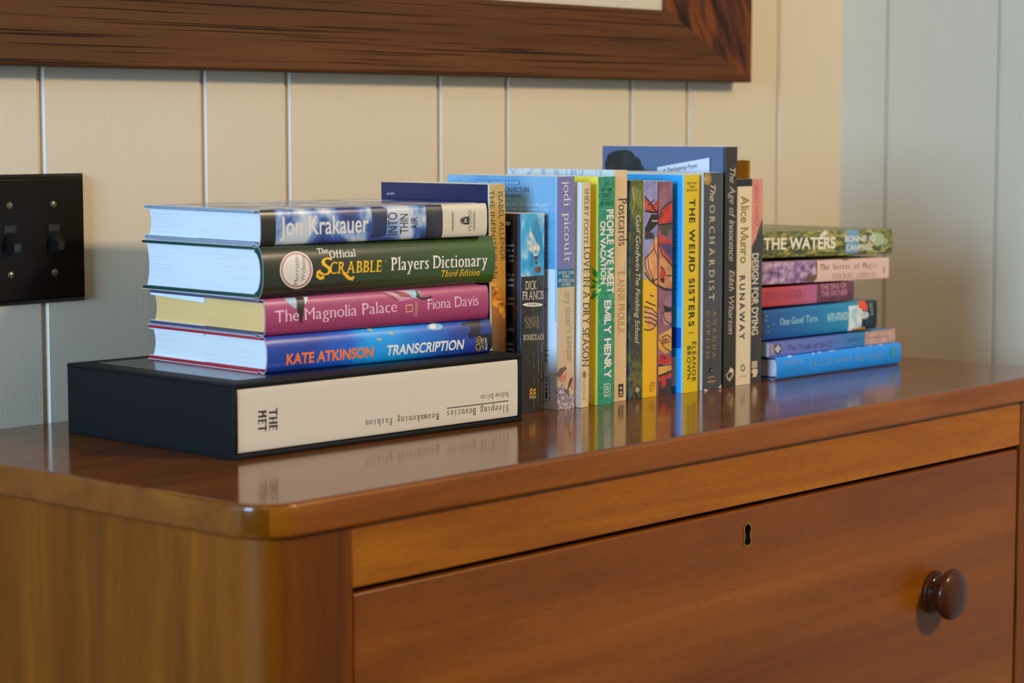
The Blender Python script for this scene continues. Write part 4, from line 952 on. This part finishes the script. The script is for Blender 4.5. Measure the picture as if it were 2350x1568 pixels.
# ================================================================== right stack
def lying(label, R, L, T, z, Y, D, yaw, tilt=0.0, **kw):
    """R = x of the right end of the spine, Y its depth"""
    a = math.radians(yaw); x = R - L*math.cos(a); y = Y - L*math.sin(a)
    t = math.radians(tilt); return Book(label, L, T, D, (x, y, z + L*math.sin(t)), a, lean=t, group=G_R, **kw)
def right_stack():
    b = lying('bright blue hardcover with faint lettering, lowest of the right stack', 0.9685, 0.2235, 0.0238, 0.0003, -0.3085, 0.145, -2.6, hard=True, b=0.0045, n=2.3, sheet=solid('#0a8ef0', 0.38, 0.3), boards=solid('#24356e', 0.6), leaves=PAGES_BRIGHT, flaps=False)
    g = solid('#7f9aa0', 0.4); wh = solid('#cfdce0', 0.4)
    b.text('AMANDA', (1800, 839), (1845, 833.5), (0, -10), g, space=1.4); b.text('GORMAN', (1800, 856), (1846, 850), (0, -9), solid('#2f7cae', 0.4), space=1.3, bold=0.01)
    b.text('CALL US WHAT WE CARRY', (1858, 842), (2027, 821), (0, -12), g, space=1.5)
    for x, y, r in ((1812, 818, 5), (1880, 808, 4), (1907, 804, 9), (1866, 812, 2), (1968, 796, 3), (1997, 793, 4), (2020, 791, 4)): b.oval((x, y), r, 2.2, wh)
    b.oval((2048, 808), 7, 16, solid('#1c8ab0', 0.4)); b.line([(2050, 798), (2050, 816)], 2, solid('#8fb06c')); b.done()
    m = along('printed_lilac_to_blue', [(0.0, '#6a72b8'), (0.45, '#5b74bd'), (0.68, '#2f78b4'), (0.76, '#2c7cb0'), (1.0, '#2c7cb0')], 0, 0.226, 0.4)
    b = lying('lilac paperback with a diamond badge, second from bottom of the right stack', 0.9680, 0.2275, 0.0146, 0.0244, -0.3010, 0.15, -2.6, sheet=m, leaves=PAGES_BRIGHT, b=0.0006)
    h = b.half(); b.patch(b.ucut((1985, 778)), -h, b.L, h, noisy('printed_beach', [(0.4, '#b08c80'), (0.6, '#c8a494')], (90, 200, 200), 0.4))
    b.oval((1785, 801), 7.5, 12.5, solid('#17181e', 0.4)); b.poly([(1785, 790), (1792, 800), (1785, 811), (1778, 802)], solid('#d9d0c0', 0.4)); b.poly([(1768, 791), (1774, 790), (1775, 813), (1769, 814)], solid('#b8887c', 0.4))
    for y in (796, 800, 804): b.line([(1782, y), (1788, y-0.6)], 1.6, solid('#4a4640', 0.4))
    b.text('The Trails of M-22', (1806, 806), (1910, 795.5), (0, -13), '#2c3a72', bold=0.004); b.text('Jim DuFresne', (1944, 785), (1975, 781.5), (0, -8), '#2c4a7c', shear=0.15); b.line([(1990, 777), (2040, 771)], 2, solid('#8a6c70', 0.4)); b.done()
    m = along('printed_teal', [(0.0, '#0c4a92'), (0.25, '#0a62a6'), (0.55, '#0a7fb0'), (0.78, '#1c8cb4'), (1.0, '#0c2c3a')], 0, 0.205, 0.35, 0.06, (30, 30, 30), 0.3)
    b = lying('teal blue paperback with a white and red picture at its right end', 0.9405, 0.2000, 0.0318, 0.0410, -0.2945, 0.135, -3.0, sheet=m, leaves=PAGES_CREAM, b=0.0032, n=3.0)
    h = b.half(); b.patch(b.ucut((1948, 728)), -h*0.98, b.ucut((1978, 728)), h*0.72, noisy('printed_surf', [(0.35, '#8fc0d4'), (0.6, '#e8ece8')], (60, 60, 60), 0.4)); b.patch(b.ucut((1978, 728)), -h, b.L, h, noisy('printed_dark_sea', [(0.4, '#0a1c26'), (0.6, '#14323c')], (90, 90, 90), 0.4))
    b.poly([(1966, 692), (1980, 688), (1990, 700), (1991, 712), (1980, 712), (1970, 706)], solid('#e0502c', 0.4)); b.oval((1984, 723), 10, 9, noisy('printed_foam', [(0.4, '#8fa4ac'), (0.6, '#ece8e4')], (200, 200, 200), 0.4)); b.poly([(1955, 755), (1985, 750), (1985, 757), (1955, 761)], solid('#c88a1c', 0.4))
    b.text('One Good Turn', (1790, 747), (1876, 737.5), (0, -16), '#a9d6d8', serif=0.05, shear=0.1, bold=0.004); b.text('KATE ATKINSON', (1899, 738), (1949, 732.5), (0, -17), '#a9d6dc', bold=0.03)
    for x, y in ((1758, 727), (1757, 736), (1762, 750), (1774, 745), (1761, 764)): b.line([(x, y), (x+3, y-1)], 1.6, solid('#a9d6dc', 0.4))
    b.text('KATE', (2004, 722), (2001, 695), (-6, 0), '#b9c4c4', serif=0.04); b.done()
    m = along('printed_rose', [(0.0, '#b8323f'), (0.35, '#b84a5c'), (0.55, '#b0608c'), (1.0, '#aa5f90')], 0, 0.172, 0.4, 0.05, (30, 30, 30))
    b = lying('short pink and maroon paperback, third from top of the right stack', 0.9080, 0.1705, 0.0205, 0.0737, -0.2850, 0.105, -1.5, 0.6, sheet=m, leaves=PAGES_CREAM, b=0.0016, n=4)
    h = b.half(); b.patch(b.ucut((1875, 668)), -h, b.L, h, noisy('printed_maroon', [(0.4, '#5c2a44'), (0.6, '#7a3a54')], (40, 60, 60), 0.4)); b.patch(b.ucut((1953, 668)), -h, b.L, h, solid('#5a4450', 0.4))
    b.text('JEFFREY ARCHER', (1754, 692), (1841, 683.5), (0, -19), '#8a3a60', serif=0.03, bold=0.016); b.text('THE SINS OF', (1883, 666), (1942, 660.5), (0, -13), '#c88ea0', bold=0.008); b.text('THE FATHER', (1884, 682), (1945, 676.5), (0, -13), '#c88ea0', bold=0.008); b.done()
    b = lying('pale pink paperback with a purple photograph on its left half, in the right stack', 0.9700, 0.2340, 0.0232, 0.0950, -0.2900, 0.138, -1.6, 1.1, sheet=solid('#dcbcae', 0.45), leaves=PAGES_WHITE, b=0.0012)
    h = b.half(); uc = b.ucut((1874, 625))
    b.patch(0, -h, uc, h, noisy('printed_violet_photo', [(0.34, '#3c2c48'), (0.45, '#8a6a9c'), (0.58, '#b99ab8'), (0.7, '#dcc8cc')], (90, 130, 130), 0.4, 0, 6)); b.patch(uc-0.0012, -h*0.6, uc+0.0008, h*0.9, solid('#5c452c', 0.5)); b.poly([(1850, 646), (1852, 634), (1872, 630), (1874, 640), (1866, 647)], solid('#6a5030', 0.5))
    for x, w_ in ((1880, 8), (1925, 12)): b.poly([(x, 590), (x+w_*1.4, 589), (x+w_*2, 597), (x+w_, 598)], solid('#3c3430', 0.5))
    b.text('The Secret of Magic', (1882, 620), (2012, 614), (0, -13), '#3a2e2e', serif=0.06, mono=True, bold=0.006); b.text('DEBORAH JOHNSON', (1909, 641), (2010, 636), (0, -12.5), '#a08078', mono=True, serif=0.05)
    b.line([(2028, 612), (2029, 628)], 4, solid('#4a4444', 0.5)); b.done()
    m = noisy('printed_reeds', [(0.30, '#1c2410'), (0.42, '#3c4a20'), (0.52, '#6c7430'), (0.62, '#a89c44'), (0.75, '#c8c0a0')], (38, 130, 130), 0.4, 0.2, 5, 1.8)
    b = lying('green leafy spined paperback with bold white title, topmost of the right stack', 0.9815, 0.2400, 0.0278, 0.1216, -0.2870, 0.168, -1.4, 1.3, sheet=m, leaves=PAGES_CREAM, b=0.003, n=3.2)
    b.poly([(1938, 527), (1969, 528), (1969, 581), (1938, 582)], solid('#6c9cbc', 0.4)); b.poly([(2000, 532), (2030, 540), (2028, 560), (2012, 566), (1998, 550)], solid('#9fb890', 0.4)); b.poly([(1880, 540), (1894, 528), (1900, 536), (1886, 548)], solid('#d8ccb8', 0.4))
    b.text('THE WATERS', (1752, 573), (1917, 570), (0, -26), '#efe8d6', bold=0.022); b.text('BONNIE JO', (1939, 555), (2008, 553), (0, -13), '#dfe0d8', bold=0.02); b.text('CAMPBELL', (1941, 575), (2003, 573), (0, -13), '#dfe0d8', bold=0.02)
    b.line([(2024, 550), (2030, 560), (2022, 572)], 3, solid('#c8ccb8', 0.4)); b.line([(2033, 546), (2034, 572)], 2, solid('#c8ccb8', 0.4)); b.done()
right_stack()

bpy.data.objects.remove(_tobj)
